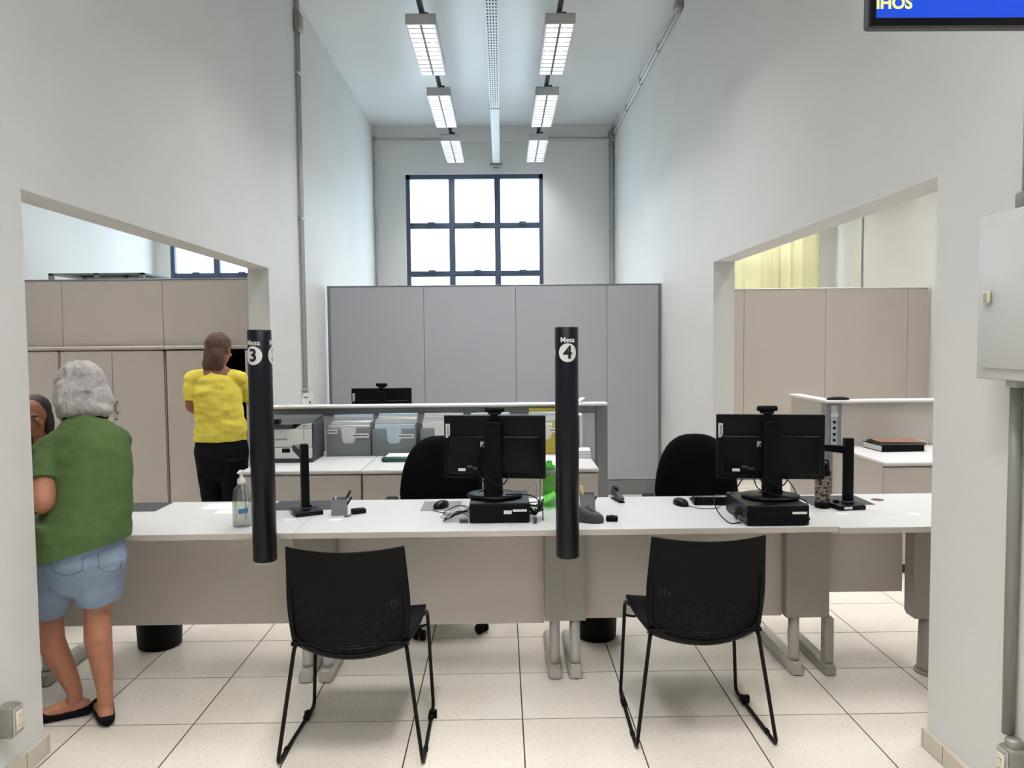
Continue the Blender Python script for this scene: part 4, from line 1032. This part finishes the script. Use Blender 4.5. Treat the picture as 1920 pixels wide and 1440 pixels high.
FOLD = [mat('file_paper_%d' % i, c, .8, var=.06, vscale=70) for i, c in enumerate([(222, 222, 220), (206, 210, 212), (186, 192, 196), (196, 214, 226), (228, 226, 216)])]
def file_box(label, x, y, w, sm, h=.195, top=.27, blue=False, tags=1, tilt=0.):
    t = thing('file_box', label, 'file box', (x, y, CZ), math.radians(tilt))
    d = .235; th = .004
    b = MB(); b.box(-w/2, w/2, 0, d, 0, th); b.box(-w/2, -w/2+th, 0, d, th, h*1.18); b.box(w/2-th, w/2, 0, d, th, h*1.18); b.box(-w/2+th, w/2-th, d-th, d, th, h*1.3)
    b.build('shell', SMOKE if sm is SMOKE else sm, t)
    # front with a U notch
    nl, nr = -.055, .055
    out = [(-w/2+th, th), (w/2-th, th), (w/2-th, h), (nr, h), (nr*.85, h*.55), (nr*.55, h*.45), (nl*.55, h*.45), (nl*.85, h*.55), (nl, h), (-w/2+th, h)]
    fb = MB(); fb.prism([out[0], out[1], (w/2-th, h*.45), out[5], out[6], (-w/2+th, h*.45)], 1, 0, th)
    fb.prism([(w/2-th, h*.45), out[2], out[3], out[4], out[5]], 1, 0, th); fb.prism([(-w/2+th, h*.45), out[6], out[7], out[8], out[9]], 1, 0, th)
    fb.build('front', sm, t)
    rnd = random.Random(int(x*1000)); n = 11
    for k in range(n):
        yy = .012+k*(d-.03)/n; hh = top*(.78+.22*k/n)+rnd.uniform(-.012, .012); ww = w-.02-rnd.uniform(0, .012)
        lean = rnd.uniform(-.003, .006)
        q = MB(); q.add([(-ww/2, yy, .006), (ww/2, yy, .006), (ww/2, yy+lean+.01, hh+rnd.uniform(-.006, .006)), (-ww/2, yy+lean+.01, hh), (-ww/2, yy+.008, .006), (ww/2, yy+.008, .006), (ww/2, yy+lean+.0175, hh), (-ww/2, yy+lean+.0175, hh)],
              [(0, 1, 2, 3), (7, 6, 5, 4), (0, 4, 5, 1), (1, 5, 6, 2), (2, 6, 7, 3), (3, 7, 4, 0)])
        o = q.build('folder', FOLD[3] if (blue and k in (0, 1, n-1)) or (not blue and k == n-1) else FOLD[k % 3], t)
        if k in (5, 9): MB().box(-.02, .11, yy-.0012+.004, yy+.004, hh*.93-.012, hh*.93).build('tab', PRNB if False else PAPER, o)
    for k in range(tags):
        lx = (.085 if k == 0 else -.115); lw = .06 if k == 0 else .035; lz = h*.72+(.0 if k == 0 else .03)
        lb = MB().box(lx-lw, lx+lw, -.002, -.0004, lz-.016, lz+.016).build('label', PAPER, t)
        MB().box(lx-lw*.85, lx+lw*.85, -.0026, -.002, lz-.003, lz+.004).build('label_print', PRNB, lb)
    return t
file_box('clear grey file box of papers next to the printer', -1.105, 5.61, .315, SMOKE, .205, .275, tags=2)
file_box('clear grey file box with blue-grey folders, second from the printer', -.78, 5.61, .315, SMOKE, .195, .285, blue=True, tilt=-1.5)
file_box('clear grey file box of papers behind the left monitor edge', -.435, 5.61, .315, SMOKE, .195, .285, tags=1)
file_box('clear grey file box of papers hidden behind the left monitor', -.09, 5.61, .315, SMOKE, .195, .285, tags=1)
file_box('yellow clear file box between the left monitor and the Mesa 4 post', .305, 5.60, .22, YELP, .24, .285, tags=1)
# upright white folders and a paper pile
t = thing('upright_folders', 'white upright folders beside the low partition post', 'folders', (.555, 5.7, CZ))
for k in range(4): MB().box(-.09+k*.03, -.066+k*.03, -.08, .12, 0, .29-.004*k).build('folder', FOLD[k % 2], t)
pile = thing('paper_pile', 'slanting pile of white paper at the right end of the low cabinets', 'paper pile', (.515, 5.46, CZ), math.radians(-4))
for k in range(5): MB().box(-.10+.002*k, .10-.001*k, -.09, .08, .001+k*.011, .0112+k*.011).build('ream', FOLD[0 if k % 2 else 1], pile)
flat('paper_sheet', 'white sheet on the low cabinet in front of the yellow file box', 'paper', .2, .41, 5.28, 5.5, CZ, .0006, PAPER)
t = thing('document_case', 'flat dark green document case on the low cabinet', 'case', (-.66, 5.37, CZ))
MB().box(-.165, .165, -.07, .13, 0, .032, .012, 3).build('case', mat('dark_green_plastic', (26, 74, 70), .35, var=.05), t)
MB().box(-.14, .16, -.05, .11, .0325, .036).build('card', PAPER, t)
# leaflet and papers on the middle low partition
t = thing('leaflet_stand', 'small white leaflet standing on the low partition cap by the conduit', 'leaflet', (-1.475, 5.945, 1.09))
MB().add([(-.042, 0, 0), (.042, 0, 0), (.042, .03, .10), (-.042, .03, .088), (-.042, .002, 0), (.042, .002, 0), (.042, .032, .10), (-.042, .032, .088)], [(0, 1, 2, 3), (7, 6, 5, 4), (0, 4, 5, 1), (1, 5, 6, 2), (2, 6, 7, 3), (3, 7, 4, 0)]).build('card', PAPER, t)
MB().box(.012, .022, -.0, .018, .012, .03).box(-.03, .0, .012, .0205, .06, .063).build('print', CHAR, t)
curl_sheet('small white slip on the low partition cap near the post 3', -1.64, 5.94, 1.0905, .1, .06, .01, .2)
curl_sheet('crumpled white sheet on the low partition cap near the post 4', .56, 5.94, 1.0905, .12, .08, .035, .3)
# dark folders, right cabinet
for k, (lab, dx, w_, d_, h_, m_, tz, rt) in enumerate((('black ring binder at the bottom of the folder stack on the right cabinet', 0, .31, .28, .045, BLKP, 0, 2),
        ('dark folder in the middle of the stack on the right cabinet', .02, .33, .25, .012, BLKM, .046, -3), ('brown folder on top of the stack on the right cabinet', .03, .32, .23, .008, mat('brown_card', (126, 92, 74), .7, var=.08), .0585, -6))):
    t = thing('folder', lab, 'folder', (2.85+dx, 5.66, CZ+tz), math.radians(rt), 'folders on the right cabinet')
    if k == 0:
        MB().box(-w_/2, w_/2, -d_/2, d_/2, 0, .003).box(-w_/2, w_/2, -d_/2, d_/2, h_-.003, h_).box(-w_/2, w_/2, -d_/2, -d_/2+.003, .003, h_-.003).build('cover', m_, t)
        MB().box(-w_/2+.004, w_/2-.01, -d_/2+.006, d_/2-.006, .004, h_-.004).build('pages', PAPER, t)
    else:
        MB().box(-w_/2, w_/2, -d_/2, d_/2, 0, .002).box(-w_/2, w_/2, -d_/2, d_/2, h_-.002, h_).build('cover', m_, t)
        MB().box(-w_/2+.01, w_/2+.012, -d_/2+.008, d_/2-.008, .0025, h_-.0025).build('pages', FOLD[4], t)

# ------------------------------------------------------------------ people
def ring_tube(mb, pts, side, n=18, cap=True):
    """pts: (pos, ra, rb); ra along side; rounded caps"""
    P = [(Vector(p), a, b) for p, a, b in pts]
    if cap:
        d0 = (P[0][0]-P[1][0]).normalized(); d1 = (P[-1][0]-P[-2][0]).normalized(); A, Bq = P[0], P[-1]
        pre = [(A[0]+d0*min(A[1], A[2])*math.sin(q), A[1]*math.cos(q), A[2]*math.cos(q)) for q in (1.45, 1.05, .6)]
        post = [(Bq[0]+d1*min(Bq[1], Bq[2])*math.sin(q), Bq[1]*math.cos(q), Bq[2]*math.cos(q)) for q in (.6, 1.05, 1.45)]
        P = pre+P+post
    vs = []; fs = []; k = len(P); side = Vector(side)
    for i in range(k):
        d = (P[min(i+1, k-1)][0]-P[max(i-1, 0)][0]).normalized()
        s = (side-d*side.dot(d)).normalized(); o = d.cross(s)
        for q in range(n):
            a = 2*PI*q/n; vs.append(P[i][0]+s*math.cos(a)*P[i][1]+o*math.sin(a)*P[i][2])
    for i in range(k-1):
        for q in range(n): fs.append((i*n+q, i*n+(q+1) % n, (i+1)*n+(q+1) % n, (i+1)*n+q))
    fs.append(list(range(n))[::-1]); fs.append([(k-1)*n+q for q in range(n)])
    mb.add(vs, fs, True)
def remesh(mb, name, voxel, smooth=4, disp=None):
    me = mb.mesh(name); o = bpy.data.objects.new(name, me); C.objects.link(o)
    r_ = o.modifiers.new('r', 'REMESH'); r_.mode = 'VOXEL'; r_.voxel_size = voxel; r_.use_smooth_shade = True
    if smooth:
        s_ = o.modifiers.new('s', 'SMOOTH'); s_.factor = .5; s_.iterations = smooth
    dg = bpy.context.evaluated_depsgraph_get(); dg.update()
    out = bpy.data.meshes.new_from_object(o.evaluated_get(dg)); bpy.data.objects.remove(o); bpy.data.meshes.remove(me)
    if disp:
        nr = [v.normal.copy() for v in out.vertices]
        for v, q in zip(out.vertices, nr): v.co = v.co+q*disp(v.co)
    out.name = name
    return out
def hand(mb, wrist, d, nrm, side, curl=.35):
    """d: direction of fingers, nrm: palm-side normal, side: towards the thumb"""
    w_, d, nrm, side = Vector(wrist), Vector(d).normalized(), Vector(nrm).normalized(), Vector(side).normalized()
    ring_tube(mb, [(w_, .026, .019), (w_+d*.04, .036, .015), (w_+d*.085, .039, .013)], side, 14)
    for k, L in enumerate((.072, .080, .074, .058)):
        base = w_+d*(.082-.006*abs(k-1.2))+side*(.031-.0205*k); p = base; dd = (d+side*(.10-.07*k)).normalized(); pts = [(p-d*.01, .0092, .0092)]
        for s_ in range(3):
            dd = (dd+nrm*curl*(.55+.35*s_)).normalized(); p = p+dd*(L*(.42, .32, .26)[s_]); pts.append((p, .0086-.0009*s_, .0084-.0009*s_))
        ring_tube(mb, pts, side.cross(dd) if abs(side.dot(dd)) > .9 else side, 10)
    p = w_+d*.022+side*.024; dd = (d*.75+side*.8+nrm*.25).normalized(); pts = [(p, .0125, .0115)]
    for L in (.034, .028, .022):
        p = p+dd*L; pts.append((p, .0105, .0098)); dd = (dd+d*.35+nrm*.2).normalized()
    ring_tube(mb, pts, nrm, 10)
def head(mb, c, fwd, up, s=1.):
    """skull, jaw, nose, ears, brow, lips; returns frame"""
    c = Vector(c); f = Vector(fwd).normalized(); u = Vector(up); u = (u-f*u.dot(f)).normalized(); r_ = f.cross(u)
    R3 = Matrix((r_, f, u)).transposed()
    E = lambda off, rad: mb.ell(c+R3 @ (Vector(off)*s), Vector(rad)*s, 18, 12, R3)
    E((0, -.008, .022), (.076, .094, .092)); E((0, .024, -.035), (.060, .066, .075)); E((0, .052, -.078), (.032, .034, .028))
    E((0, .094, -.018), (.013, .016, .022)); E((0, .088, .004), (.008, .013, .026)); E((0, .080, .028), (.045, .014, .010))
    E((0, .084, -.052), (.022, .010, .0065)); E((0, .082, -.063), (.019, .010, .007))
    for q in (-1, 1): E((q*.076, -.006, -.008), (.010, .02, .031)); E((q*.042, .062, -.024), (.022, .02, .018))
    return R3, c
def face_parts(R3, c, parent, hairm, s=1.):
    for q in (-1, 1):
        e = MB().ell((0, 0, 0), (.0115, .0115, .0085), 14, 10); e.xform(Matrix.Translation(c+R3 @ Vector((q*.031, .072, .004))))
        eo = e.build('eye', mat('eye_white', (226, 222, 216), .3, var=.01), parent)
        e = MB().ell((0, 0, 0), (.006, .006, .006), 10, 8); e.xform(Matrix.Translation(c+R3 @ Vector((q*.031, .0785, .004)))); e.build('iris', HAIRK, eo)
        e = MB().ell((0, 0, 0), (.018, .005, .0035), 12, 8, R3); e.xform(Matrix.Translation(c+R3 @ Vector((q*.031, .087, .026)))); e.build('eyebrow', hairm, parent)
def fold(scale, amp, seed=0., squash=(1, 1, 1)):
    def g(co):
        p = Vector((co.x*squash[0], co.y*squash[1], co.z*squash[2]))*scale+Vector((seed, seed*1.7, seed*.3))
        return amp*(mnoise.noise(p)+.5*mnoise.noise(p*2.1))
    return g
VOX = .0048
def lerp_pts(a, b, ra, rb, n=4): return [(Vector(a).lerp(Vector(b), i/(n-1)), ra+(rb-ra)*i/(n-1), ra+(rb-ra)*i/(n-1)) for i in range(n)]

# --- person in green, leaning on the left desk
def person_green():
    body = MB()
    hipc = pix(150, 1035, 3.14); hipR = pix(186, 1050, 3.14); hipL = pix(112, 1050, 3.15)
    kR, kL = pix(182, 1148, 3.17), pix(92, 1160, 3.20)
    aR, aL = pix(197, 1308, 3.185), pix(140, 1312, 3.24)
    ring_tube(body, [(hipR, .082, .09), (hipR.lerp(kR, .5), .072, .078), (kR+Vector((0, 0, .05)), .056, .060), (kR, .051, .054), (kR+Vector((.004, -.008, -.10)), .052, .055), (kR.lerp(aR, .62), .042, .043), (aR+Vector((0, 0, .04)), .030, .034), (aR, .029, .034)], (1, 0, 0))
    ring_tube(body, [(hipL, .082, .09), (hipL.lerp(kL, .5), .072, .078), (kL+Vector((0, 0, .05)), .056, .060), (kL, .051, .054), (kL+Vector((.01, -.008, -.10)), .052, .055), (kL.lerp(aL, .62), .042, .043), (aL+Vector((0, 0, .04)), .030, .034), (aL, .029, .034)], (1, 0, 0))
    # feet: heel under the ankle, toes
    def foot(a, dirx, diry):
        d = Vector((dirx, diry, 0)).normalized(); h = Vector((a.x, a.y, .03))
        ring_tube(body, [(h-d*.035+Vector((0, 0, .012)), .027, .027), (h+d*.03+Vector((0, 0, .012)), .031, .034), (h+d*.10, .038, .024), (h+d*.155-Vector((0, 0, .006)), .034, .016)], Vector((d.y, -d.x, 0)), 16)
        ring_tube(body, [(a, .029, .034), (h, .029, .03)], (1, 0, 0), 14)
        return h, d
    fR = foot(aR, -.55, .85); fL = foot(aL, -.93, -.36)
    waist = pix(166, 950, 3.16); chest = pix(164, 862, 3.2); top = pix(158, 815, 3.24); neck = pix(162, 788, 3.275)
    ring_tube(body, [(hipc-Vector((0, 0, .06)), .15, .115), (hipc, .165, .12), (waist, .135, .105), (chest, .14, .10), (top, .115, .08)], (1, 0, 0), 24)
    shR, shL = pix(212, 828, 3.25), pix(90, 850, 3.16)
    ring_tube(body, [(shL, .06, .058), (top, .07, .07), (shR, .06, .058)], (0, 1, 0))
    hc = pix(150, 742, 3.33)
    ring_tube(body, [(top+Vector((.01, .01, .02)), .062, .06), (neck, .055, .055), (hc+Vector((0, -.02, -.04)), .055, .055)], (1, 0, 0))
    fw = Vector((-.55, .72, -.42)); R3, c = head(body, hc, fw, (-.1, .3, 1))
    # arms
    eL = pix(80, 940, 3.03); wL = Vector((-1.93, 3.40, .80))
    ring_tube(body, [(shL, .056, .056), (shL.lerp(eL, .5), .052, .052), (eL, .044, .046)], (1, 0, 0))
    ring_tube(body, [(eL, .044, .046), (eL.lerp(wL, .35), .041, .041), (wL, .025, .021)], (1, 0, 0))
    hand(body, wL, (wL-eL)*.6+Vector((.02, .1, .0)), (0, 0, -1), (1, -.1, 0), .10)
    eR = pix(212, 905, 3.40); wR = Vector((-1.74, 3.52, .805))
    ring_tube(body, [(shR, .055, .055), (shR.lerp(eR, .5), .05, .05), (eR, .043, .044)], (1, 0, 0))
    ring_tube(body, [(eR, .043, .044), (eR.lerp(wR, .35), .04, .04), (wR, .025, .021)], (1, 0, 0))
    hand(body, wR, (wR-eR)*.6+Vector((-.06, .05, -.01)), (0, 0, -1), (-.75, -.6, 0), .10)
    me = remesh(body, 'person', VOX, 3)
    p = mkobj('person', me, SKIN); tag(p, 'person in green T-shirt and denim shorts leaning on the left desk', 'person')
    face_parts(R3, c, p, HAIRG)
    # shirt
    s = MB()
    ring_tube(s, [(pix(152, 1062, 3.13), .19, .150), (pix(156, 995, 3.135), .182, .148), (waist, .162, .14), (chest, .168, .132), (pix(162, 832, 3.22), .158, .115), (top+Vector((.008, .0, .012)), .125, .095), (neck+Vector((.004, -.01, -.012)), .088, .082), (neck+Vector((.004, -.004, .012)), .074, .072)], (1, 0, 0), 30, False)
    ring_tube(s, [(shL+Vector((.03, 0, 0)), .07, .07), (shL.lerp(eL, .25), .068, .068), (shL.lerp(eL, .66)+Vector((0, -.004, 0)), .068, .068)], (1, 0, 0), 22, False)
    ring_tube(s, [(shR-Vector((.03, 0, 0)), .072, .072), (shR.lerp(eR, .25), .07, .07), (shR.lerp(eR, .75), .067, .067)], (1, 0, 0), 22, False)
    ring_tube(s, [(shL, .068, .068), (top, .085, .08), (shR, .07, .07)], (0, 1, 0), 22)
    # slanting hem on the left
    ring_tube(s, [(pix(120, 975, 3.12), .14, .135), (pix(108, 1070, 3.12), .142, .130)], (1, 0, .1), 24, False)
    fa, fb = fold(8, .009, 2.2, (1, 1, .35)), fold(15, .005, 8.2, (.8, .8, 1.1))
    sm_ = remesh(s, 't_shirt', .0065, 5, lambda co: fa(co)+fb(co))
    q0, q1 = pix(65, 1062, 3.0), pix(238, 1014, 3.0); dn = (q1-q0).normalized(); nn = Vector((dn.z, 0, -dn.x))
    if nn.z > 0: nn = -nn
    bm = bmesh.new(); bm.from_mesh(sm_)
    bmesh.ops.bisect_plane(bm, geom=bm.verts[:]+bm.edges[:]+bm.faces[:], plane_co=q0, plane_no=nn, clear_outer=True)
    bm.to_mesh(sm_); bm.free()
    mkobj('t_shirt', sm_, GREEN, p)
    cl = MB(); cl.tube([neck+R_ for R_ in [Vector((.004+.074*math.cos(a), .072*math.sin(a)-.006, +.014+.010*math.sin(a))) for a in [2*PI*i/24 for i in range(25)]]], .013, 8)
    cl.build('collar', BLKC, p)
    # shorts
    s = MB()
    ring_tube(s, [(hipc+Vector((0, 0, .04)), .176, .132), (hipc-Vector((0, 0, .03)), .182, .138), (hipc-Vector((0, 0, .05)), .172, .13)], (1, 0, 0), 28)
    ring_tube(s, [(hipR, .098, .112), (hipR.lerp(kR, .45), .090, .10), (pix(186, 1116, 3.17), .090, .094)], (1, 0, 0), 24, False)
    ring_tube(s, [(hipL, .098, .112), (hipL.lerp(kL, .5), .086, .10), (pix(86, 1140, 3.19), .082, .092)], (1, 0, 0), 24, False)
    so = mkobj('shorts', remesh(s, 'shorts', .0065, 4, fold(9, .006, 5.1)), DENIM, p)
    # hair: rounded bob falling to the right shoulder
    h = MB(); Rq = R3
    H = lambda off, rad: h.ell(c+Rq @ Vector(off), rad, 18, 12, Rq)
    H((0, -.022, .035), (.089, .098, .095)); H((.03, -.055, -.03), (.085, .062, .10)); H((-.03, -.06, -.03), (.08, .06, .10)); H((.062, -.02, -.035), (.036, .062, .085)); H((-.066, -.02, -.035), (.03, .06, .085))
    h.ell(pix(190, 752, 3.29), (.05, .05, .062), 16, 12); h.ell(pix(182, 768, 3.27), (.062, .05, .045), 16, 12)
    rn = random.Random(5)
    for i in range(70):
        az = rn.uniform(PI*.92, PI*2.08); r0 = rn.uniform(.95, 1.06); pts = []
        for k in range(9):
            th = .15+k*.255; wv = .12*math.sin(k*.9+i)
            off = Vector((.092*r0*math.sin(min(th, 1.75))*math.cos(az+wv), -.022+.102*r0*math.sin(min(th, 1.75))*math.sin(az+wv), .035+.1*r0*math.cos(th) if th < 1.6 else .035-.1*(th-1.57)*1.05))
            pts.append(c+Rq @ off)
        h.tube(bez(pts, 3), .006, 6, radii=[.0075-.0035*j/24 for j in range(25)])
    mkobj('hair', remesh(h, 'hair', .0045, 2, fold(30, .004, 1.3, (1.4, 1.4, .5))), HAIRG, p)
    # shoes
    for (hh, d) in (fR, fL):
        sh = MB(); sd = Vector((d.y, -d.x, 0))
        ring_tube(sh, [(hh-d*.042+Vector((0, 0, -.002)), .03, .028), (hh+d*.0-Vector((0, 0, .008)), .036, .022), (hh+d*.05-Vector((0, 0, .010)), .039, .020), (hh+d*.11-Vector((0, 0, .005)), .044, .025), (hh+d*.165-Vector((0, 0, .008)), .039, .022)], sd, 20)
        mm = remesh(sh, 'shoe', .005, 3)
        for v in mm.vertices:
            if v.co.z < .003: v.co.z = .003
        mkobj('shoe', mm, SHOE, p)
    # back pocket outlines, laid on the cloth
    bpy.context.view_layer.update()
    for px, py, w_ in ((126, 1058, 30), (206, 1052, 22)):
        line = []
        for u, v in ((-1, -14), (-.95, 4), (-.8, 14), (0, 20), (.8, 14), (.95, 4), (1, -14)):
            o_ = pix(px+u*w_, py+v, 2.9); d_ = (o_-Vector((0, 0, CAM_H))).normalized()
            hit, loc, nrm, _i = so.ray_cast(o_, d_)
            if hit: line.append(loc+nrm*.0008)
        if len(line) > 3: MB().tube(bez(line, 5), .0022, 6).build('pocket_seam', mat('denim_seam', (104, 120, 142), .9, var=.1), so)
    return p
person_green()

# --- person in yellow at the open cupboard
def person_yellow():
    Y0 = 5.55; body = MB()
    hip = pix(416, 850, Y0); waist = pix(412, 790, Y0); chest = pix(406, 735, Y0+.01); top = pix(407, 704, Y0+.02)
    ax, bx = hip.x-.085, hip.x+.085
    for sx, dy in ((ax, .02), (bx, -.02)):
        ring_tube(body, [((sx, Y0+dy, hip.z-.02), .088, .095), ((sx, Y0+dy, .62), .078, .082), ((sx, Y0+dy, .46), .056, .06), ((sx, Y0+dy-.01, .33), .054, .057), ((sx, Y0+dy, .16), .036, .038), ((sx, Y0+dy, .075), .031, .036)], (1, 0, 0))
        ring_tube(body, [((sx, Y0+dy-.035, .038), .028, .028), ((sx, Y0+dy+.04, .04), .034, .032), ((sx, Y0+dy+.13, .028), .04, .02), ((sx, Y0+dy+.17, .024), .034, .015)], (1, 0, 0), 16)
    ring_tube(body, [(hip-Vector((0, 0, .05)), .15, .11), (hip+Vector((0, 0, .04)), .16, .115), (waist, .135, .10), (chest, .15, .105), (top, .12, .08)], (1, 0, 0), 24)
    shL, shR = pix(362, 712, Y0+.01), pix(449, 710, Y0+.04)
    ring_tube(body, [(shL, .052, .052), (top, .062, .062), (shR, .052, .052)], (0, 1, 0))
    hc = pix(411, 656, Y0+.05)
    ring_tube(body, [(top, .055, .055), (hc+Vector((0, -.01, -.05)), .05, .052)], (1, 0, 0))
    R3, c = head(body, hc, (.15, .95, -.2), (0, 0, 1))
    eL = pix(358, 762, Y0-.02); wL = Vector((eL.x+.02, Y0+.22, 1.02))
    ring_tube(body, [(shL, .048, .048), (shL.lerp(eL, .5), .045, .045), (eL, .038, .039)], (1, 0, 0)); ring_tube(body, [(eL, .038, .039), (eL.lerp(wL, .4), .036, .035), (wL, .023, .019)], (1, 0, 0))
    hand(body, wL, (.1, 1, .15), (1, 0, 0), (0, 0, 1), .3)
    eR = pix(466, 748, Y0+.17); wR = Vector((eR.x-.06, Y0+.40, 1.20))
    ring_tube(body, [(shR, .048, .048), (shR.lerp(eR, .5), .045, .045), (eR, .038, .039)], (1, 0, 0)); ring_tube(body, [(eR, .038, .039), (eR.lerp(wR, .4), .036, .035), (wR, .023, .019)], (1, 0, 0))
    hand(body, wR, (-.25, 1, .3), (-1, 0, 0), (0, 0, 1), .3)
    me = remesh(body, 'person', VOX, 3)
    p = mkobj('person', me, SKIN2); tag(p, 'person in yellow T-shirt and black trousers seen from behind at the cupboards', 'person')
    face_parts(R3, c, p, HAIRB)
    s = MB()
    ring_tube(s, [(pix(414, 826, Y0), .186, .138), (pix(413, 800, Y0), .18, .134), (waist+Vector((0, 0, .04)), .165, .125), (chest, .172, .122), (pix(406, 715, Y0+.015), .15, .10), (top+Vector((0, 0, .015)), .10, .075), (top+Vector((0, 0, .04)), .066, .062)], (1, 0, 0), 30, False)
    ring_tube(s, [(shL+Vector((.02, 0, 0)), .062, .062), (shL.lerp(eL, .3), .06, .06), (shL.lerp(eL, .82), .058, .06)], (1, 0, 0), 20, False)
    ring_tube(s, [(shR-Vector((.02, 0, 0)), .062, .062), (shR.lerp(eR, .3), .06, .06), (shR.lerp(eR, .9), .058, .06)], (1, 0, 0), 20, False)
    ring_tube(s, [(shL, .06, .06), (top, .07, .07), (shR, .06, .06)], (0, 1, 0), 20)
    mkobj('t_shirt', remesh(s, 't_shirt', .0065, 4, fold(10, .010, 3.3, (.7, .7, 1.4))), YELLOW, p)
    s = MB()
    ring_tube(s, [(hip+Vector((0, 0, .07)), .182, .138), (hip, .19, .148), (hip-Vector((0, 0, .07)), .18, .142)], (1, 0, 0), 28)
    for sx, dy in ((ax, .02), (bx, -.02)):
        ring_tube(s, [((sx, Y0+dy, hip.z-.03), .104, .128), ((sx, Y0+dy, .62), .092, .10), ((sx, Y0+dy, .46), .072, .075), ((sx, Y0+dy, .10), .062, .066)], (1, 0, 0), 22, False)
    mkobj('trousers', remesh(s, 'trousers', .0075, 4, fold(9, .005, 7.1)), BLKC, p)
    h = MB(); H = lambda off, rad: h.ell(c+R3 @ Vector(off), rad, 18, 12, R3)
    H((0, -.024, .032), (.088, .094, .092)); H((0, -.062, -.05), (.078, .05, .11)); H((.03, -.05, -.1), (.045, .042, .07)); H((-.055, -.045, -.09), (.034, .045, .08))
    mkobj('hair', remesh(h, 'hair', .006, 4, fold(26, .006, 4.3, (1.6, 1.6, .4))), HAIRB, p)
    for sx, dy in ((ax, .02), (bx, -.02)):
        sh = MB(); ring_tube(sh, [((sx, Y0+dy-.045, .036), .033, .032), ((sx, Y0+dy+.03, .034), .038, .03), ((sx, Y0+dy+.12, .03), .045, .026), ((sx, Y0+dy+.175, .026), .039, .022)], (1, 0, 0), 20)
        mm = remesh(sh, 'shoe', .006, 3)
        for v in mm.vertices:
            if v.co.z < .003: v.co.z = .003
        mkobj('shoe', mm, SHOE, p)
person_yellow()

# --- seated attendant, almost wholly hidden behind wall edge and person in green
def person_seated():
    body = MB(); x, y = -2.66, 4.52
    hip = Vector((x, y, .50))
    for s_ in (-1, 1):
        k = Vector((x+s_*.1, y-.40, .52)); a = Vector((x+s_*.1, y-.38, .09))
        ring_tube(body, [(hip+Vector((s_*.08, 0, 0)), .085, .085), (k, .056, .058)], (1, 0, 0)); ring_tube(body, [(k, .056, .056), (k.lerp(a, .35), .052, .055), (a, .032, .035)], (1, 0, 0))
        ring_tube(body, [(a+Vector((0, .03, -.05)), .03, .028), (a+Vector((0, -.10, -.058)), .038, .022), (a+Vector((0, -.14, -.062)), .033, .016)], (1, 0, 0))
    ring_tube(body, [(hip, .16, .12), (hip+Vector((0, 0, .18)), .145, .11), (hip+Vector((0, -.02, .36)), .15, .105), (hip+Vector((0, -.03, .46)), .12, .08)], (1, 0, 0), 24)
    top = hip+Vector((0, -.03, .47)); shs = [top+Vector((s_*.165, 0, -.03)) for s_ in (-1, 1)]
    ring_tube(body, [(shs[0], .05, .05), (top, .06, .06), (shs[1], .05, .05)], (0, 1, 0))
    hc = Vector((x+.015, y-.075, 1.155)); ring_tube(body, [(top, .055, .055), (hc+Vector((0, .01, -.05)), .05, .05)], (1, 0, 0))
    R3, c = head(body, hc, (.25, -.95, -.15), (0, 0, 1))
    for i, s_ in enumerate((-1, 1)):
        e = shs[i]+Vector((s_*.05, -.06, -.24)); w_ = Vector((x+s_*.13, y-.36, .772+.02))
        ring_tube(body, [(shs[i], .048, .048), (e, .038, .038)], (1, 0, 0)); ring_tube(body, [(e, .038, .038), (w_, .023, .019)], (1, 0, 0))
        hand(body, w_, (-s_*.2, -1, -.02), (0, 0, -1), (-s_, 0, 0), .1)
    p = mkobj('person', remesh(body, 'person', VOX, 3), SKIN2); tag(p, 'seated person in dark top facing the counter, mostly behind the person in green', 'person')
    face_parts(R3, c, p, HAIRK)
    s = MB(); ring_tube(s, [(hip+Vector((0, 0, .02)), .18, .14), (hip+Vector((0, 0, .2)), .168, .132), (hip+Vector((0, -.02, .36)), .172, .122), (top+Vector((0, 0, -.01)), .12, .085), (top+Vector((0, 0, .03)), .066, .064)], (1, 0, 0), 28, False)
    for i, s_ in enumerate((-1, 1)):
        e = shs[i]+Vector((s_*.05, -.06, -.24)); ring_tube(s, [(shs[i], .06, .06), (shs[i].lerp(e, .8), .056, .056)], (1, 0, 0), 20, False)
    mkobj('top', remesh(s, 'top', .008, 4, fold(9, .006, 1.1)), BLKC, p)
    s = MB()
    for s_ in (-1, 1):
        k = Vector((x+s_*.1, y-.40, .52)); a = Vector((x+s_*.1, y-.38, .13))
        ring_tube(s, [(hip+Vector((s_*.07, .02, 0)), .105, .1), (k, .072, .072)], (1, 0, 0), 20); ring_tube(s, [(k, .07, .07), (a, .056, .058)], (1, 0, 0), 20)
    mkobj('trousers', remesh(s, 'trousers', .008, 4), BLKC, p)
    h = MB(); H = lambda off, rad: h.ell(c+R3 @ Vector(off), rad, 18, 12, R3)
    H((0, -.026, .036), (.086, .09, .09)); H((0, -.06, -.05), (.078, .048, .11)); H((.07, -.02, -.04), (.024, .05, .09)); H((-.07, -.02, -.04), (.024, .05, .09))
    mkobj('hair', remesh(h, 'hair', .007, 4), HAIRK, p)
    o = dup(oc, 'black office chair under the seated person on the left', (x, y-.02, 0), 0)
person_seated()
bpy.context.view_layer.update()
